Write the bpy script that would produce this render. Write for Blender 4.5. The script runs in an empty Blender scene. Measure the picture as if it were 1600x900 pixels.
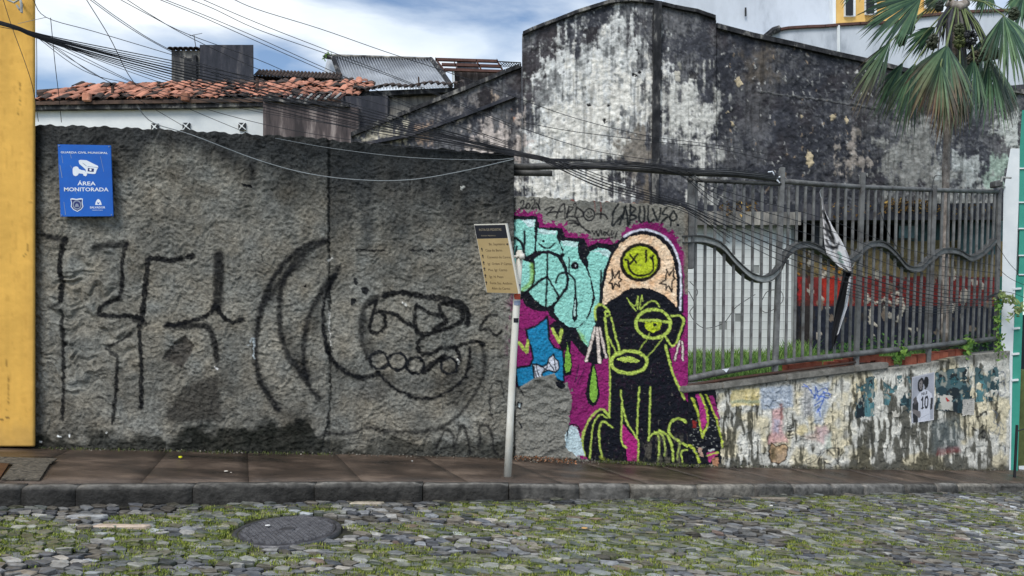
import bpy, bmesh, math, random
import numpy as np
from math import radians as R
random.seed(7); rng = np.random.default_rng(7)
S = bpy.context.scene
COL = S.collection
# ------------------------------------------------------------------ camera
FPX, CX, HY, EYE = 1155.0, 800.0, 489.0, 1.6
cam_d = bpy.data.cameras.new('camera'); cam = bpy.data.objects.new('camera', cam_d); COL.objects.link(cam)
cam.location = (0, 0, EYE); cam.rotation_euler = (R(90), 0, 0)
cam_d.sensor_width = 36; cam_d.lens = FPX / 1600 * 36; cam_d.shift_y = (HY - 450) / 1600
cam_d.clip_start = 0.05; cam_d.clip_end = 2000
S.camera = cam
# ------------------------------------------------------------------ sky, sun, exposure
SUN_EL, SUN_AZ = 50, 205       # degrees; the sun stands high behind the photographer's left
w = bpy.data.worlds.new('World'); S.world = w; w.use_nodes = True
nt = w.node_tree; nt.nodes.clear(); N = nt.nodes.new; Lk = nt.links.new
out = N('ShaderNodeOutputWorld'); bg = N('ShaderNodeBackground'); bg.inputs[1].default_value = 0.12
sky = N('ShaderNodeTexSky'); sky.sky_type = 'NISHITA'; sky.sun_disc = False
sky.sun_elevation = R(SUN_EL); sky.sun_rotation = R(SUN_AZ); sky.air_density = 1.0; sky.dust_density = 0.6; sky.ozone_density = 2.0
tc = N('ShaderNodeTexCoord'); mp = N('ShaderNodeMapping'); mp.inputs['Scale'].default_value = (1.0, 1.0, 3.2)
mp.inputs['Location'].default_value = (0.35, 0.0, 0.23)
n1 = N('ShaderNodeTexNoise'); n1.inputs['Scale'].default_value = 2.1; n1.inputs['Detail'].default_value = 9; n1.inputs['Roughness'].default_value = 0.52; n1.inputs['Distortion'].default_value = 0.25
r1 = N('ShaderNodeValToRGB'); r1.color_ramp.elements[0].position = 0.43; r1.color_ramp.elements[1].position = 0.56
n2 = N('ShaderNodeTexNoise'); n2.inputs['Scale'].default_value = 4.2; n2.inputs['Detail'].default_value = 8
r2 = N('ShaderNodeValToRGB'); r2.color_ramp.elements[0].position = 0.35; r2.color_ramp.elements[1].position = 0.68
r2.color_ramp.elements[0].color = (4.9, 5.7, 6.7, 1); r2.color_ramp.elements[1].color = (7.4, 7.7, 7.9, 1)
mx = N('ShaderNodeMix'); mx.data_type = 'RGBA'
Lk(tc.outputs['Generated'], mp.inputs[0]); Lk(mp.outputs[0], n1.inputs[0]); Lk(mp.outputs[0], n2.inputs[0])
Lk(n1.outputs[0], r1.inputs[0]); Lk(n2.outputs[0], r2.inputs[0]); Lk(r1.outputs[0], mx.inputs[0])
Lk(sky.outputs[0], mx.inputs[6]); Lk(r2.outputs[0], mx.inputs[7]); Lk(mx.outputs[2], bg.inputs[0]); Lk(bg.outputs[0], out.inputs[0])
sun_d = bpy.data.lights.new('sun', 'SUN'); sun_d.energy = 2.0; sun_d.angle = R(24); sun_d.color = (1, .95, .88)
sun = bpy.data.objects.new('sun', sun_d); COL.objects.link(sun)
sun.rotation_euler = (R(90 - SUN_EL), 0, R(180 - SUN_AZ)); sun.location = (-5, -8, 14)
S.view_settings.view_transform = 'Standard'; S.view_settings.look = 'None'; S.view_settings.gamma = 1
S.view_settings.exposure = 0.35; S.view_settings.use_curve_mapping = False

# ------------------------------------------------------------------ helpers
def at(px, py, Y): return ((px - CX) * Y / FPX, Y, EYE - (py - HY) * Y / FPX)
def lin(c):
    c = np.asarray(c, float) / 255.0
    return np.where(c <= .04045, c / 12.92, ((c + .055) / 1.055) ** 2.4)
def L4(c): return tuple(float(x) for x in lin(c)) + (1.0,)
def hash2(ix, iy, s):
    h = (ix.astype(np.int64) * 374761393 + iy.astype(np.int64) * 668265263 + s * 1442695041) & 0xffffffff
    h = ((h ^ (h >> 13)) * 1274126177) & 0xffffffff
    return ((h ^ (h >> 16)) & 0xffff) / 65535.0
def vn(x, y, s=0):
    ix = np.floor(x); iy = np.floor(y); fx = x - ix; fy = y - iy
    fx = fx * fx * (3 - 2 * fx); fy = fy * fy * (3 - 2 * fy)
    a = hash2(ix, iy, s); b = hash2(ix + 1, iy, s); c = hash2(ix, iy + 1, s); d = hash2(ix + 1, iy + 1, s)
    return (a * (1 - fx) + b * fx) * (1 - fy) + (c * (1 - fx) + d * fx) * fy
def fbm(x, y, s=0, o=4, g=.5):
    v = 0; a = 1; t = 0
    for k in range(o):
        v = v + a * vn(x * 2 ** k + 17.3 * k, y * 2 ** k - 9.1 * k, s + k); t += a; a *= g
    return v / t
def sst(a, b, x):
    t = np.clip((x - a) / (b - a), 0, 1); return t * t * (3 - 2 * t)
def spline(pts, n=6):
    P = np.array(pts, float)
    if len(P) < 3: return P
    Q = np.vstack([2 * P[0] - P[1], P, 2 * P[-1] - P[-2]]); o = []
    for i in range(1, len(Q) - 2):
        for k in range(n):
            t = k / n
            o.append(.5 * ((2 * Q[i]) + (-Q[i - 1] + Q[i + 1]) * t + (2 * Q[i - 1] - 5 * Q[i] + 4 * Q[i + 1] - Q[i + 2]) * t * t + (-Q[i - 1] + 3 * Q[i] - 3 * Q[i + 1] + Q[i + 2]) * t ** 3))
    o.append(P[-1]); return np.array(o)

class Paint:
    """flat paint laid on a wall's vertices, in the wall's own drawing coordinates"""
    def __init__(s, x, y, base, wob=1.0, seed=3, tex=0.):
        s.tx = np.clip(1 - tex + 2.2 * tex * fbm(x / 3.2, y / 3.2, seed + 70, 3) + .5 * tex * (fbm(x / 25, y / 25, seed + 71, 2) - .5), 0, 1) if tex else np.ones(len(x))
        s.x = x + wob * (vn(x / 5, y / 5, seed) - .5) * 2 + .7 * wob * (vn(x / 2, y / 2, seed + 9) - .5) * 2
        s.y = y + wob * (vn(x / 5, y / 5, seed + 1) - .5) * 2 + .7 * wob * (vn(x / 2, y / 2, seed + 8) - .5) * 2
        s.c = np.array(base, float)
        if s.c.ndim == 1: s.c = np.tile(s.c, (len(x), 1))
    def blend(s, m, a, col):
        a = a[:, None]; s.c[m] = s.c[m] * (1 - a) + np.asarray(col) * a
    def dist(s, P, pad):
        m = np.where((s.x > P[:, 0].min() - pad) & (s.x < P[:, 0].max() + pad) & (s.y > P[:, 1].min() - pad) & (s.y < P[:, 1].max() + pad))[0]
        X = s.x[m]; Y = s.y[m]; d = np.full(len(m), 1e9)
        for i in range(len(P) - 1):
            ax, ay = P[i]; bx, by = P[i + 1]; vx, vy = bx - ax, by - ay
            t = np.clip(((X - ax) * vx + (Y - ay) * vy) / (vx * vx + vy * vy + 1e-9), 0, 1)
            d = np.minimum(d, np.hypot(X - ax - t * vx, Y - ay - t * vy))
        return m, d
    def stroke(s, pts, wd, rgb, a=1., soft=.8, sm=True):
        P = spline(pts, 5) if sm else np.array(pts, float)
        m, d = s.dist(P, wd / 2 + soft + 1)
        s.blend(m, a * s.tx[m] * (1 - sst(wd / 2 - soft, wd / 2 + soft, d)), lin(rgb))
    def inside(s, P, pad=0):
        m = np.where((s.x > P[:, 0].min() - pad) & (s.x < P[:, 0].max() + pad) & (s.y > P[:, 1].min() - pad) & (s.y < P[:, 1].max() + pad))[0]
        X = s.x[m]; Y = s.y[m]; ins = np.zeros(len(m), bool); j = len(P) - 1
        for i in range(len(P)):
            if P[i][1] != P[j][1]:
                c = ((P[i][1] > Y) != (P[j][1] > Y)) & (X < (P[j][0] - P[i][0]) * (Y - P[i][1]) / (P[j][1] - P[i][1]) + P[i][0])
                ins ^= c
            j = i
        return m, ins
    def poly(s, pts, rgb, a=1., out=0, orgb=(12, 16, 26), sm=False):
        P = np.array(pts, float)
        if sm: P = spline(list(pts) + [pts[0]], 4)
        m, i = s.inside(P); s.blend(m[i], a * s.tx[m[i]], lin(rgb))
        if out: s.stroke(list(P) + [P[0]], out, orgb, sm=False)
    def ell(s, cx, cy, rx, ry, rgb, a=1., out=0, orgb=(12, 16, 26), rot=0, fill=True):
        t = np.linspace(0, 2 * math.pi, 28); c, n = math.cos(rot), math.sin(rot)
        P = np.stack([cx + rx * np.cos(t) * c - ry * np.sin(t) * n, cy + rx * np.cos(t) * n + ry * np.sin(t) * c], 1)
        if fill: m, i = s.inside(P); s.blend(m[i], np.full(i.sum(), a), lin(rgb))
        if out: s.stroke(P, out, orgb, sm=False)
    def soft_poly(s, pts, rgb, a, feather):
        P = np.array(list(pts) + [pts[0]], float); m, d = s.dist(P, feather + 2); m2, ins = s.inside(P[:-1], feather + 2)
        sg = np.where(ins, -d, d); s.blend(m, a * (1 - sst(-feather, feather, sg)), lin(rgb))

def sdf(x, y, pts):
    P = np.array(list(pts) + [pts[0]], float); d = np.full(x.shape, 1e9); ins = np.zeros(x.shape, bool)
    for i in range(len(P) - 1):
        ax, ay = P[i]; bx, by = P[i + 1]; vx, vy = bx - ax, by - ay
        t = np.clip(((x - ax) * vx + (y - ay) * vy) / (vx * vx + vy * vy + 1e-9), 0, 1)
        d = np.minimum(d, np.hypot(x - ax - t * vx, y - ay - t * vy))
        if ay != by: ins ^= ((ay > y) != (by > y)) & (x < (bx - ax) * (y - ay) / (by - ay) + ax)
    return np.where(ins, -d, d)

def tag(o, label=None, cat=None, group=None, kind=None):
    if label: o['label'] = label
    if cat: o['category'] = cat
    if group: o['group'] = group
    if kind: o['kind'] = kind
    return o
def link(o, parent=None):
    COL.objects.link(o)
    if parent is not None: o.parent = parent
    return o
def empty(name, loc=(0, 0, 0), **k):
    o = bpy.data.objects.new(name, None); o.location = loc; o.empty_display_size = .2; link(o); return tag(o, **k)
def mesh_np(name, V, F, mat, col=None, smooth=False):
    me = bpy.data.meshes.new(name); V = np.asarray(V, np.float32); F = np.asarray(F, np.int32)
    k = F.shape[1]; me.vertices.add(len(V)); me.vertices.foreach_set('co', V.ravel())
    me.loops.add(F.size); me.loops.foreach_set('vertex_index', F.ravel()); me.polygons.add(len(F))
    me.polygons.foreach_set('loop_start', np.arange(0, F.size, k, dtype=np.int32))
    try: me.polygons.foreach_set('loop_total', np.full(len(F), k, np.int32))
    except Exception: pass
    me.update(calc_edges=True)
    if smooth: me.polygons.foreach_set('use_smooth', np.ones(len(F), bool))
    if col is not None:
        ca = me.color_attributes.new('Col', 'FLOAT_COLOR', 'POINT')
        c4 = np.ones((len(V), 4), np.float32); c4[:, :3] = col; ca.data.foreach_set('color', c4.ravel())
    if mat: me.materials.append(mat)
    return me
class MB:
    def __init__(s): s.v = []; s.f = []; s.c = []; s.cur = None
    def add(s, V, F):
        o = len(s.v); s.v += [tuple(map(float, p)) for p in V]; s.f += [tuple(i + o for i in f) for f in F]
        if s.cur is not None: s.c += [s.cur] * len(V)
    def box(s, x0, x1, y0, y1, z0, z1):
        s.hexa([(x0, y0, z0), (x1, y0, z0), (x1, y0, z1), (x0, y0, z1)], (0, y1 - y0, 0))
    def hexa(s, q, ext):
        q = [np.array(p, float) for p in q]; e = np.array(ext, float)
        s.add(q + [p + e for p in q], [(0, 1, 2, 3), (7, 6, 5, 4), (0, 4, 5, 1), (1, 5, 6, 2), (2, 6, 7, 3), (3, 7, 4, 0)])
    def prism(s, poly, ext):
        n = len(poly); q = [np.array(p, float) for p in poly]; e = np.array(ext, float)
        s.add(q + [p + e for p in q], [tuple(range(n)), tuple(range(2 * n - 1, n - 1, -1))] + [(i, i + n, (i + 1) % n + n, (i + 1) % n) for i in range(n)])
    def tube(s, pts, r, n=6, caps=True):
        P = [np.array(p, float) for p in pts]; rs = r if hasattr(r, '__len__') else [r] * len(P)
        V = []; F = []; up = None
        for i, p in enumerate(P):
            t = (P[min(i + 1, len(P) - 1)] - P[max(i - 1, 0)]); t = t / (np.linalg.norm(t) + 1e-9)
            if up is None: a = np.array((0, 0, 1.)) if abs(t[2]) < .9 else np.array((0, 1., 0)); up = np.cross(t, a)
            up = up - t * np.dot(up, t); up /= np.linalg.norm(up) + 1e-9; b = np.cross(t, up)
            for k in range(n):
                a = 2 * math.pi * k / n; V.append(p + rs[i] * (up * math.cos(a) + b * math.sin(a)))
        for i in range(len(P) - 1):
            for k in range(n):
                k2 = (k + 1) % n; F.append((i * n + k, i * n + k2, (i + 1) * n + k2, (i + 1) * n + k))
        if caps: F.append(tuple(range(n - 1, -1, -1))); F.append(tuple((len(P) - 1) * n + k for k in range(n)))
        s.add(V, F)
    def mesh(s, name, mat, smooth=False):
        me = bpy.data.meshes.new(name); me.from_pydata(s.v, [], s.f); me.update()
        if s.c:
            ca = me.color_attributes.new('Col', 'FLOAT_COLOR', 'POINT')
            ca.data.foreach_set('color', np.hstack([np.array(s.c, np.float32), np.ones((len(s.c), 1), np.float32)]).ravel())
        if mat: me.materials.append(mat)
        if smooth: me.polygons.foreach_set('use_smooth', [True] * len(me.polygons))
        return me
    def build(s, name, mat, parent=None, smooth=False, **k):
        return tag(link(bpy.data.objects.new(name, s.mesh(name, mat, smooth)), parent), **k)
def fix_normals(o):
    bm = bmesh.new(); bm.from_mesh(o.data); bmesh.ops.recalc_face_normals(bm, faces=bm.faces); bm.to_mesh(o.data); bm.free(); return o
def bevel(o, w=.006, seg=1):
    bm = bmesh.new(); bm.from_mesh(o.data); bmesh.ops.recalc_face_normals(bm, faces=bm.faces)
    bmesh.ops.bevel(bm, geom=bm.edges[:], offset=w, segments=seg, affect='EDGES', clamp_overlap=True); bm.to_mesh(o.data); bm.free(); return o

# ------------------------------------------------------------------ materials
def mat(name, c1=None, c2=None, scale=4., rough=.8, bump=.3, bscale=40., attr=False, metal=0., rnd=0., stretch=(1, 1, 1), lo=.35, hi=.65, c3=None, var=.25, spec=.4, bdist=.01, rr=0.):
    m = bpy.data.materials.new(name); m.use_nodes = True; t = m.node_tree; n = t.nodes; l = t.links.new
    b = n['Principled BSDF']; b.inputs['Roughness'].default_value = rough; b.inputs['Metallic'].default_value = metal
    b.inputs['Specular IOR Level'].default_value = spec
    tc = n.new('ShaderNodeTexCoord'); mp = n.new('ShaderNodeMapping'); mp.inputs['Scale'].default_value = stretch; l(tc.outputs['Object'], mp.inputs[0])
    vec = mp.outputs[0]
    no = n.new('ShaderNodeTexNoise'); no.inputs['Scale'].default_value = scale; no.inputs['Detail'].default_value = 8; no.inputs['Roughness'].default_value = .65; l(vec, no.inputs[0])
    rp = n.new('ShaderNodeValToRGB'); e = rp.color_ramp.elements; e[0].position = lo; e[1].position = hi; l(no.outputs[0], rp.inputs[0])
    if attr:
        e[0].color = (1 - var,) * 3 + (1,); e[1].color = (1 + var,) * 3 + (1,)
        a = n.new('ShaderNodeVertexColor'); a.layer_name = 'Col'
        mx = n.new('ShaderNodeMix'); mx.data_type = 'RGBA'; mx.blend_type = 'MULTIPLY'; mx.inputs[0].default_value = 1
        l(a.outputs[0], mx.inputs[6]); l(rp.outputs[0], mx.inputs[7]); colr = mx.outputs[2]
    else:
        e[0].color = L4(c1); e[1].color = L4(c2 or c1)
        if c3: k = e.new((lo + hi) / 2); k.color = L4(c3)
        colr = rp.outputs[0]
    if rnd:
        oi = n.new('ShaderNodeObjectInfo'); mr = n.new('ShaderNodeMapRange'); mr.inputs[3].default_value = 1 - rnd; mr.inputs[4].default_value = 1 + rnd
        l(oi.outputs['Random'], mr.inputs[0]); m2 = n.new('ShaderNodeMix'); m2.data_type = 'RGBA'; m2.blend_type = 'MULTIPLY'; m2.inputs[0].default_value = 1
        l(colr, m2.inputs[6]); l(mr.outputs[0], m2.inputs[7]); colr = m2.outputs[2]
    l(colr, b.inputs['Base Color'])
    if rr:
        m3 = n.new('ShaderNodeMapRange'); m3.inputs[1].default_value = .3; m3.inputs[2].default_value = .7; m3.inputs[3].default_value = rough - rr; m3.inputs[4].default_value = rough + rr
        l(no.outputs[0], m3.inputs[0]); l(m3.outputs[0], b.inputs['Roughness'])
    if bump:
        nb = n.new('ShaderNodeTexNoise'); nb.inputs['Scale'].default_value = bscale; nb.inputs['Detail'].default_value = 6; l(vec, nb.inputs[0])
        bp = n.new('ShaderNodeBump'); bp.inputs['Strength'].default_value = bump; bp.inputs['Distance'].default_value = bdist
        l(nb.outputs[0], bp.inputs['Height']); l(bp.outputs[0], b.inputs['Normal'])
    return m
M = {}
M['stucco'] = mat('rough_concrete', attr=True, scale=30, var=.42, rough=.85, bump=1., bscale=30, bdist=.02, spec=.18)
M['mural'] = mat('painted_stucco', attr=True, scale=48, var=.26, rough=.8, bump=1., bscale=42, bdist=.014, spec=.2)
M['peel'] = mat('peeling_plaster', attr=True, scale=7, var=.32, rough=.9, bump=.7, bscale=16, bdist=.03, spec=.2)
M['lowwall'] = mat('stained_whitewash', attr=True, scale=30, var=.25, rough=.8, bump=.6, bscale=45, bdist=.01, spec=.3)
M['rough_patch'] = mat('rough_dark_concrete', (40, 38, 34), (112, 106, 94), scale=26, lo=.35, hi=.65, rough=.9, bump=1, bscale=50)
M['ochre'] = mat('pale_ochre', (214, 172, 96), (226, 186, 112), scale=2, rough=.8)
M['render'] = mat('painted_render', attr=True, scale=3, var=.05, rough=.8, bump=.25, bscale=20, bdist=.01, spec=.25)
M['iron_worn'] = mat('worn_iron', (96, 96, 100), (138, 138, 142), scale=20, rough=.35, metal=.3, bump=0)
M['print'] = mat('printed_paper', attr=True, scale=60, var=.08, rough=.6, bump=.15, bscale=30)
M['cloth'] = mat('banner_cloth', attr=True, scale=60, var=.08, rough=.85, bump=.2, bscale=90)
M['stone'] = mat('cobble_stone', attr=True, scale=22, var=.3, rough=.5, bump=.7, bscale=50, bdist=.008, spec=.5, rr=.18)
M['dirt'] = mat('joint_dirt', (38, 38, 32), (88, 96, 46), c3=(58, 60, 40), scale=3, rough=.85, bump=.6, bscale=60)
M['moss'] = mat('moss_blade', attr=True, scale=30, var=.3, rough=.8, bump=0)
M['yellow'] = mat('ochre_paint', (203, 152, 54), (226, 176, 76), scale=1.2, lo=.3, hi=.7, rough=.75, bump=.18, bscale=9, bdist=.02, stretch=(1, 1, .6))
M['kerb'] = mat('kerb_granite', attr=True, scale=14, var=.5, rough=.7, bump=.9, bscale=26, bdist=.015, spec=.35)
M['pave'] = mat('wet_pavement', (38, 35, 33), (120, 104, 90), c3=(76, 64, 55), scale=1.5, lo=.3, hi=.72, rough=.40, bump=.8, bscale=60, bdist=.012, stretch=(1, 2.2, 1), spec=.5, rr=.2, rnd=.04)
M['pavebase'] = mat('pavement_mortar', (84, 72, 62), (56, 48, 42), scale=12, rough=.8)
M['iron'] = mat('cast_iron', (60, 60, 64), (98, 98, 102), scale=18, rough=.38, bump=.3, bscale=80, metal=.3, spec=.5)
M['rust'] = mat('rusty_iron', (78, 48, 34), (54, 38, 30), scale=8, rough=.6, bump=.3)
M['fence'] = mat('grey_steel', (70, 66, 64), (116, 117, 116), c3=(96, 97, 97), scale=7, lo=.32, hi=.6, rough=.55, bump=.3, bscale=50, metal=.1, rnd=.12)
M['fence_dark'] = mat('dark_steel', (44, 45, 46), (84, 84, 82), scale=6, rough=.55, bump=.5, bscale=30)
M['steel_pale'] = mat('pale_steel', (134, 136, 134), (186, 188, 184), scale=9, rough=.5, bump=.2)
M['white_post'] = mat('chipped_white_paint', (225, 224, 216), (160, 152, 128), c3=(212, 208, 196), scale=9, lo=.35, hi=.8, rough=.45, bump=.3, bscale=30, stretch=(1, 1, .35))
M['cable'] = mat('black_cable', (22, 24, 28), (36, 38, 44), rough=.55, bump=0)
M['cable_pale'] = mat('pale_cable', (150, 156, 158), (120, 126, 130), rough=.5, bump=0)
M['white'] = mat('whitewash', (205, 212, 216), (232, 236, 236), scale=.9, rough=.85, bump=.2, bscale=8, bdist=.02)
M['white_dirty'] = mat('weathered_whitewash', (150, 158, 168), (206, 213, 222), c3=(192, 199, 208), scale=.7, lo=.3, hi=.6, rough=.9, bump=.3, bscale=5, bdist=.03, stretch=(1, 1, .45))
M['blue'] = mat('blue_enamel', (6, 84, 176), (10, 96, 192), scale=3, rough=.3, bump=0)
M['ink_white'] = mat('white_print', (232, 238, 244), (220, 228, 238), rough=.4, bump=0)
M['ink_navy'] = mat('navy_print', (24, 34, 96), (34, 44, 110), rough=.4, bump=0)
M['ink_grey'] = mat('grey_print', (120, 134, 160), (140, 152, 172), rough=.4, bump=0)
M['ink_black'] = mat('black_print', (20, 21, 30), (26, 27, 36), rough=.4, bump=0)
M['ink_brown'] = mat('brown_print', (62, 50, 34), (74, 60, 40), rough=.5, bump=0)
M['tan'] = mat('tan_enamel', (166, 144, 100), (178, 156, 112), scale=4, rough=.4, bump=0)
M['clay'] = mat('clay_tile', (120, 86, 74), (216, 170, 146), c3=(184, 126, 102), scale=1.3, lo=.3, hi=.7, rough=.9, bump=.5, bscale=12, rnd=.45)
M['clay_dark'] = mat('mouldy_clay', (34, 33, 33), (92, 74, 64), scale=1.5, rough=.95, bump=.5, bscale=12, rnd=.3)
M['mould'] = mat('mouldy_plaster', (24, 26, 30), (150, 148, 142), c3=(56, 57, 60), scale=4.5, lo=.38, hi=.68, rough=.95, bump=.4, bscale=8, bdist=.03, stretch=(1, 1, .5))
M['mould_dark'] = mat('black_mouldy_wall', (38, 42, 50), (98, 96, 98), c3=(58, 60, 68), scale=3, lo=.35, hi=.7, rough=.95, bump=.3, bscale=8, stretch=(1.5, 1.5, .3))
M['mould_grey'] = mat('grey_streaked_wall', (66, 66, 68), (176, 172, 162), c3=(124, 122, 118), scale=2.6, lo=.35, hi=.65, rough=.95, bump=.3, bscale=8, stretch=(1.4, 1.4, .3))
M['brown_wall'] = mat('brown_streaked_wall', (58, 54, 56), (158, 148, 144), c3=(90, 82, 82), scale=3.2, lo=.36, hi=.68, rough=.95, bump=.3, bscale=8, stretch=(1.8, 1.8, .25))
M['zinc'] = mat('fibre_cement_sheet', (140, 146, 154), (176, 182, 188), scale=1.1, rough=.7, bump=0, rnd=.1)
M['timber'] = mat('old_timber', (76, 54, 50), (104, 74, 66), scale=3, rough=.9, bump=.3)
M['dark'] = mat('dark_interior', (16, 20, 24), (26, 32, 40), rough=.6, bump=0)
M['glass'] = mat('dusty_glass', (60, 88, 92), (110, 136, 138), c3=(80, 108, 112), scale=2.5, rough=.25, bump=0)
M['wtile'] = mat('white_wall_tile', (198, 204, 202), (220, 224, 222), scale=2, rough=.35, bump=0, rnd=.05)
M['grout'] = mat('tile_grout', (150, 154, 152), (128, 132, 130), rough=.9)
M['brick'] = mat('red_brick', (126, 62, 46), (160, 92, 70), scale=12, rough=.9, bump=.5, rnd=.2)
M['concrete'] = mat('grey_concrete', (92, 90, 84), (150, 146, 138), c3=(116, 113, 106), scale=7, lo=.3, hi=.7, rough=.85, bump=.6, bscale=30)
M['grass'] = mat('grass_blade', attr=True, scale=9, var=.25, rough=.7, bump=0)
M['palm'] = mat('palm_leaf', attr=True, scale=8, var=.2, rough=.5, bump=0, spec=.4)
M['trunk'] = mat('palm_bark', (96, 88, 82), (190, 184, 176), c3=(146, 136, 128), scale=9, lo=.35, hi=.7, rough=.95, bump=.9, bscale=12, stretch=(1, 1, .8))
M['fruit'] = mat('palm_fruit', (62, 70, 42), (104, 108, 66), scale=9, rough=.8)
M['teal'] = mat('teal_paint', (50, 140, 122), (64, 154, 136), scale=2, rough=.5, bump=.1)
M['soil'] = mat('yard_soil', (66, 74, 44), (96, 106, 62), scale=3, rough=.95)

# ================================================================== ground, road, pavement, kerb
WL = [(-14, 6.6, .62), (-9, 6.95, .45), (-4.62, 7.2, .285), (0, 7.68, .10), (1.87, 7.85, -.024), (7.41, 11.05, -.753), (12.5, 14.0, -1.25)]
KL = [(-14, 4.9, .62), (-9, 5.25, .45), (-3.88, 5.6, .285), (-1.61, 6.2, .16), (0, 6.46, .10), (1.83, 7.03, -.05), (2.57, 7.43, -.137), (4.53, 8.72, -.43), (6.93, 10.0, -.72), (12.5, 13.0, -1.25)]
KH = [(-14, .155), (-3.9, .155), (0, .13), (2.6, .10), (7, .09), (13, .09)]
def ip(x, T, c): return float(np.interp(x, [p[0] for p in T], [p[c] for p in T]))
def zroad(x): return np.interp(x, [p[0] for p in KL], [p[2] - ip(p[0], KH, 1) for p in KL])
gx = np.concatenate([[-250, -60], np.linspace(-14, 12.5, 54), [60, 250]]); gy = np.array([-250, -40, -5, 0, 3, 6, 12, 30, 80, 400.])
GX, GY = np.meshgrid(gx, gy); GV = np.stack([GX, GY, zroad(GX) - .016], -1).reshape(-1, 3); nx = len(gx)
GF = [(j * nx + i, j * nx + i + 1, (j + 1) * nx + i + 1, (j + 1) * nx + i) for j in range(len(gy) - 1) for i in range(nx - 1)]
tag(link(bpy.data.objects.new('ground', mesh_np('ground', GV, GF, M['dirt']))), kind='structure')
road = empty('road', kind='structure')

def clip_half(poly, mx, my, nx_, ny_):
    o = []; n = len(poly)
    for i in range(n):
        a = poly[i]; b = poly[(i + 1) % n]; da = (a[0] - mx) * nx_ + (a[1] - my) * ny_; db = (b[0] - mx) * nx_ + (b[1] - my) * ny_
        if da <= 0: o.append(a)
        if (da < 0) != (db < 0) and da != db:
            t = da / (da - db); o.append((a[0] + t * (b[0] - a[0]), a[1] + t * (b[1] - a[1])))
    return o
# setts: jittered cells, long along a slanting direction
ang = R(-20); ca, sa = math.cos(ang), math.sin(ang); EX, EY = .118, .055
MANX, MANY, MANR = -1.63, 5.37, .375
def cell_pt(i, j):
    h1 = random.Random(i * 7919 + j * 104729 + 5); return ((i + .5 * (j % 2) + h1.uniform(-.34, .34)), (j + h1.uniform(-.3, .3)))
stones = []
for j in range(-100, 300):
    for i in range(-105, 150):
        u, v = cell_pt(i, j); X = (u * EX) * ca - (v * EY) * sa; Y = (u * EX) * sa + (v * EY) * ca
        if Y < 3.5 or X < -7 or X > 9.2: continue
        ky = ip(X, KL, 1)
        if Y > ky - .03 or abs(X) > Y * .78 + .5: continue
        if math.hypot(X - MANX, Y - MANY) < MANR + .05: continue
        poly = [(u - 1.2, v - 1.2), (u + 1.2, v - 1.2), (u + 1.2, v + 1.2), (u - 1.2, v + 1.2)]
        for dj in (-2, -1, 0, 1, 2):
            for di in (-2, -1, 0, 1, 2):
                if di or dj:
                    a, b = cell_pt(i + di, j + dj); poly = clip_half(poly, (u + a) / 2, (v + b) / 2, a - u, b - v)
        if len(poly) < 3: continue
        W = [((p * EX) * ca - (q * EY) * sa, (p * EX) * sa + (q * EY) * ca) for p, q in poly]
        stones.append((Y, X, W))
stones.sort(key=lambda s: s[0] + .0 * abs(s[1]))
PAL = [(96, 98, 102), (112, 114, 116), (128, 128, 126), (80, 83, 88), (104, 101, 95), (116, 110, 100), (142, 141, 137), (92, 88, 80)]
def moss_f(X, Y):
    pyv = HY + (EYE - zroad(X)) * FPX / Y; d = sst(.30, .66, fbm(X * 2.6, Y * 4.2, 51, 5)); yy = Y - 5.35 - .12 * (X - 1)
    band = np.exp(-(yy / .55) ** 2) * sst(-2.6, -.8, X) * (1 - .5 * sst(3.4, 6, X)) + .6 * np.exp(-((Y - 4.9) / .5) ** 2) * (1 - sst(-2.6, -.8, X)) + .26
    return d * (.38 + band)
def moss_d(X, Y): return float(np.clip(moss_f(np.array([X]), np.array([Y]))[0] * 1.25 - .25, 0, 1))
def stone_mesh(mb, X, Y, W, rs):
    cx = sum(p[0] for p in W) / len(W); cy = sum(p[1] for p in W) / len(W); n = len(W)
    z = float(zroad(cx)); h = rs.uniform(-.004, .017); tx, ty = rs.uniform(-.10, .10), rs.uniform(-.16, .16)
    sh = rs.uniform(.80, .97); c = np.array(lin(rs.choice(PAL if rs.random() > .05 else [(166, 160, 150), (122, 104, 94), (160, 164, 168)])))
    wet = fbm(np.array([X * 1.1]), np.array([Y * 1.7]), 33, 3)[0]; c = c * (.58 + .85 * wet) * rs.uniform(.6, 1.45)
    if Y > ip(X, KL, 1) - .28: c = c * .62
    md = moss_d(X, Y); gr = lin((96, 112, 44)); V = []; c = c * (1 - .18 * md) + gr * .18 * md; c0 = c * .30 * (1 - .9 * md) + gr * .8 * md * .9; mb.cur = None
    def P(f, dz, jit=0):
        for (px, py) in W:
            x = cx + (px - cx) * f + rs.uniform(-jit, jit); y = cy + (py - cy) * f + rs.uniform(-jit, jit)
            V.append((x, y, z + dz + h + (x - cx) * tx + (y - cy) * ty))
    P(sh, -.045 - h); P(sh * .99, -.003, .006); P(sh * .90, .003, .008)
    V.append((cx + rs.uniform(-.02, .02), cy + rs.uniform(-.015, .015), z + h + rs.uniform(.0, .008)))
    F = []
    for k in range(n):
        k2 = (k + 1) % n; F += [(k, k2, n + k2, n + k), (n + k, n + k2, 2 * n + k2, 2 * n + k), (2 * n + k, 2 * n + k2, 3 * n)]
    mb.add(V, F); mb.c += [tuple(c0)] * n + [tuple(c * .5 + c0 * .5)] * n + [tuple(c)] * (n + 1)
rs = random.Random(11)
vis = [s for s in stones if s[0] > 4.42 and abs(s[1]) < s[0] * .70]; vis.sort(key=lambda s: s[0]); first = set(id(s) for s in vis[:296])
big = MB()
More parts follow.
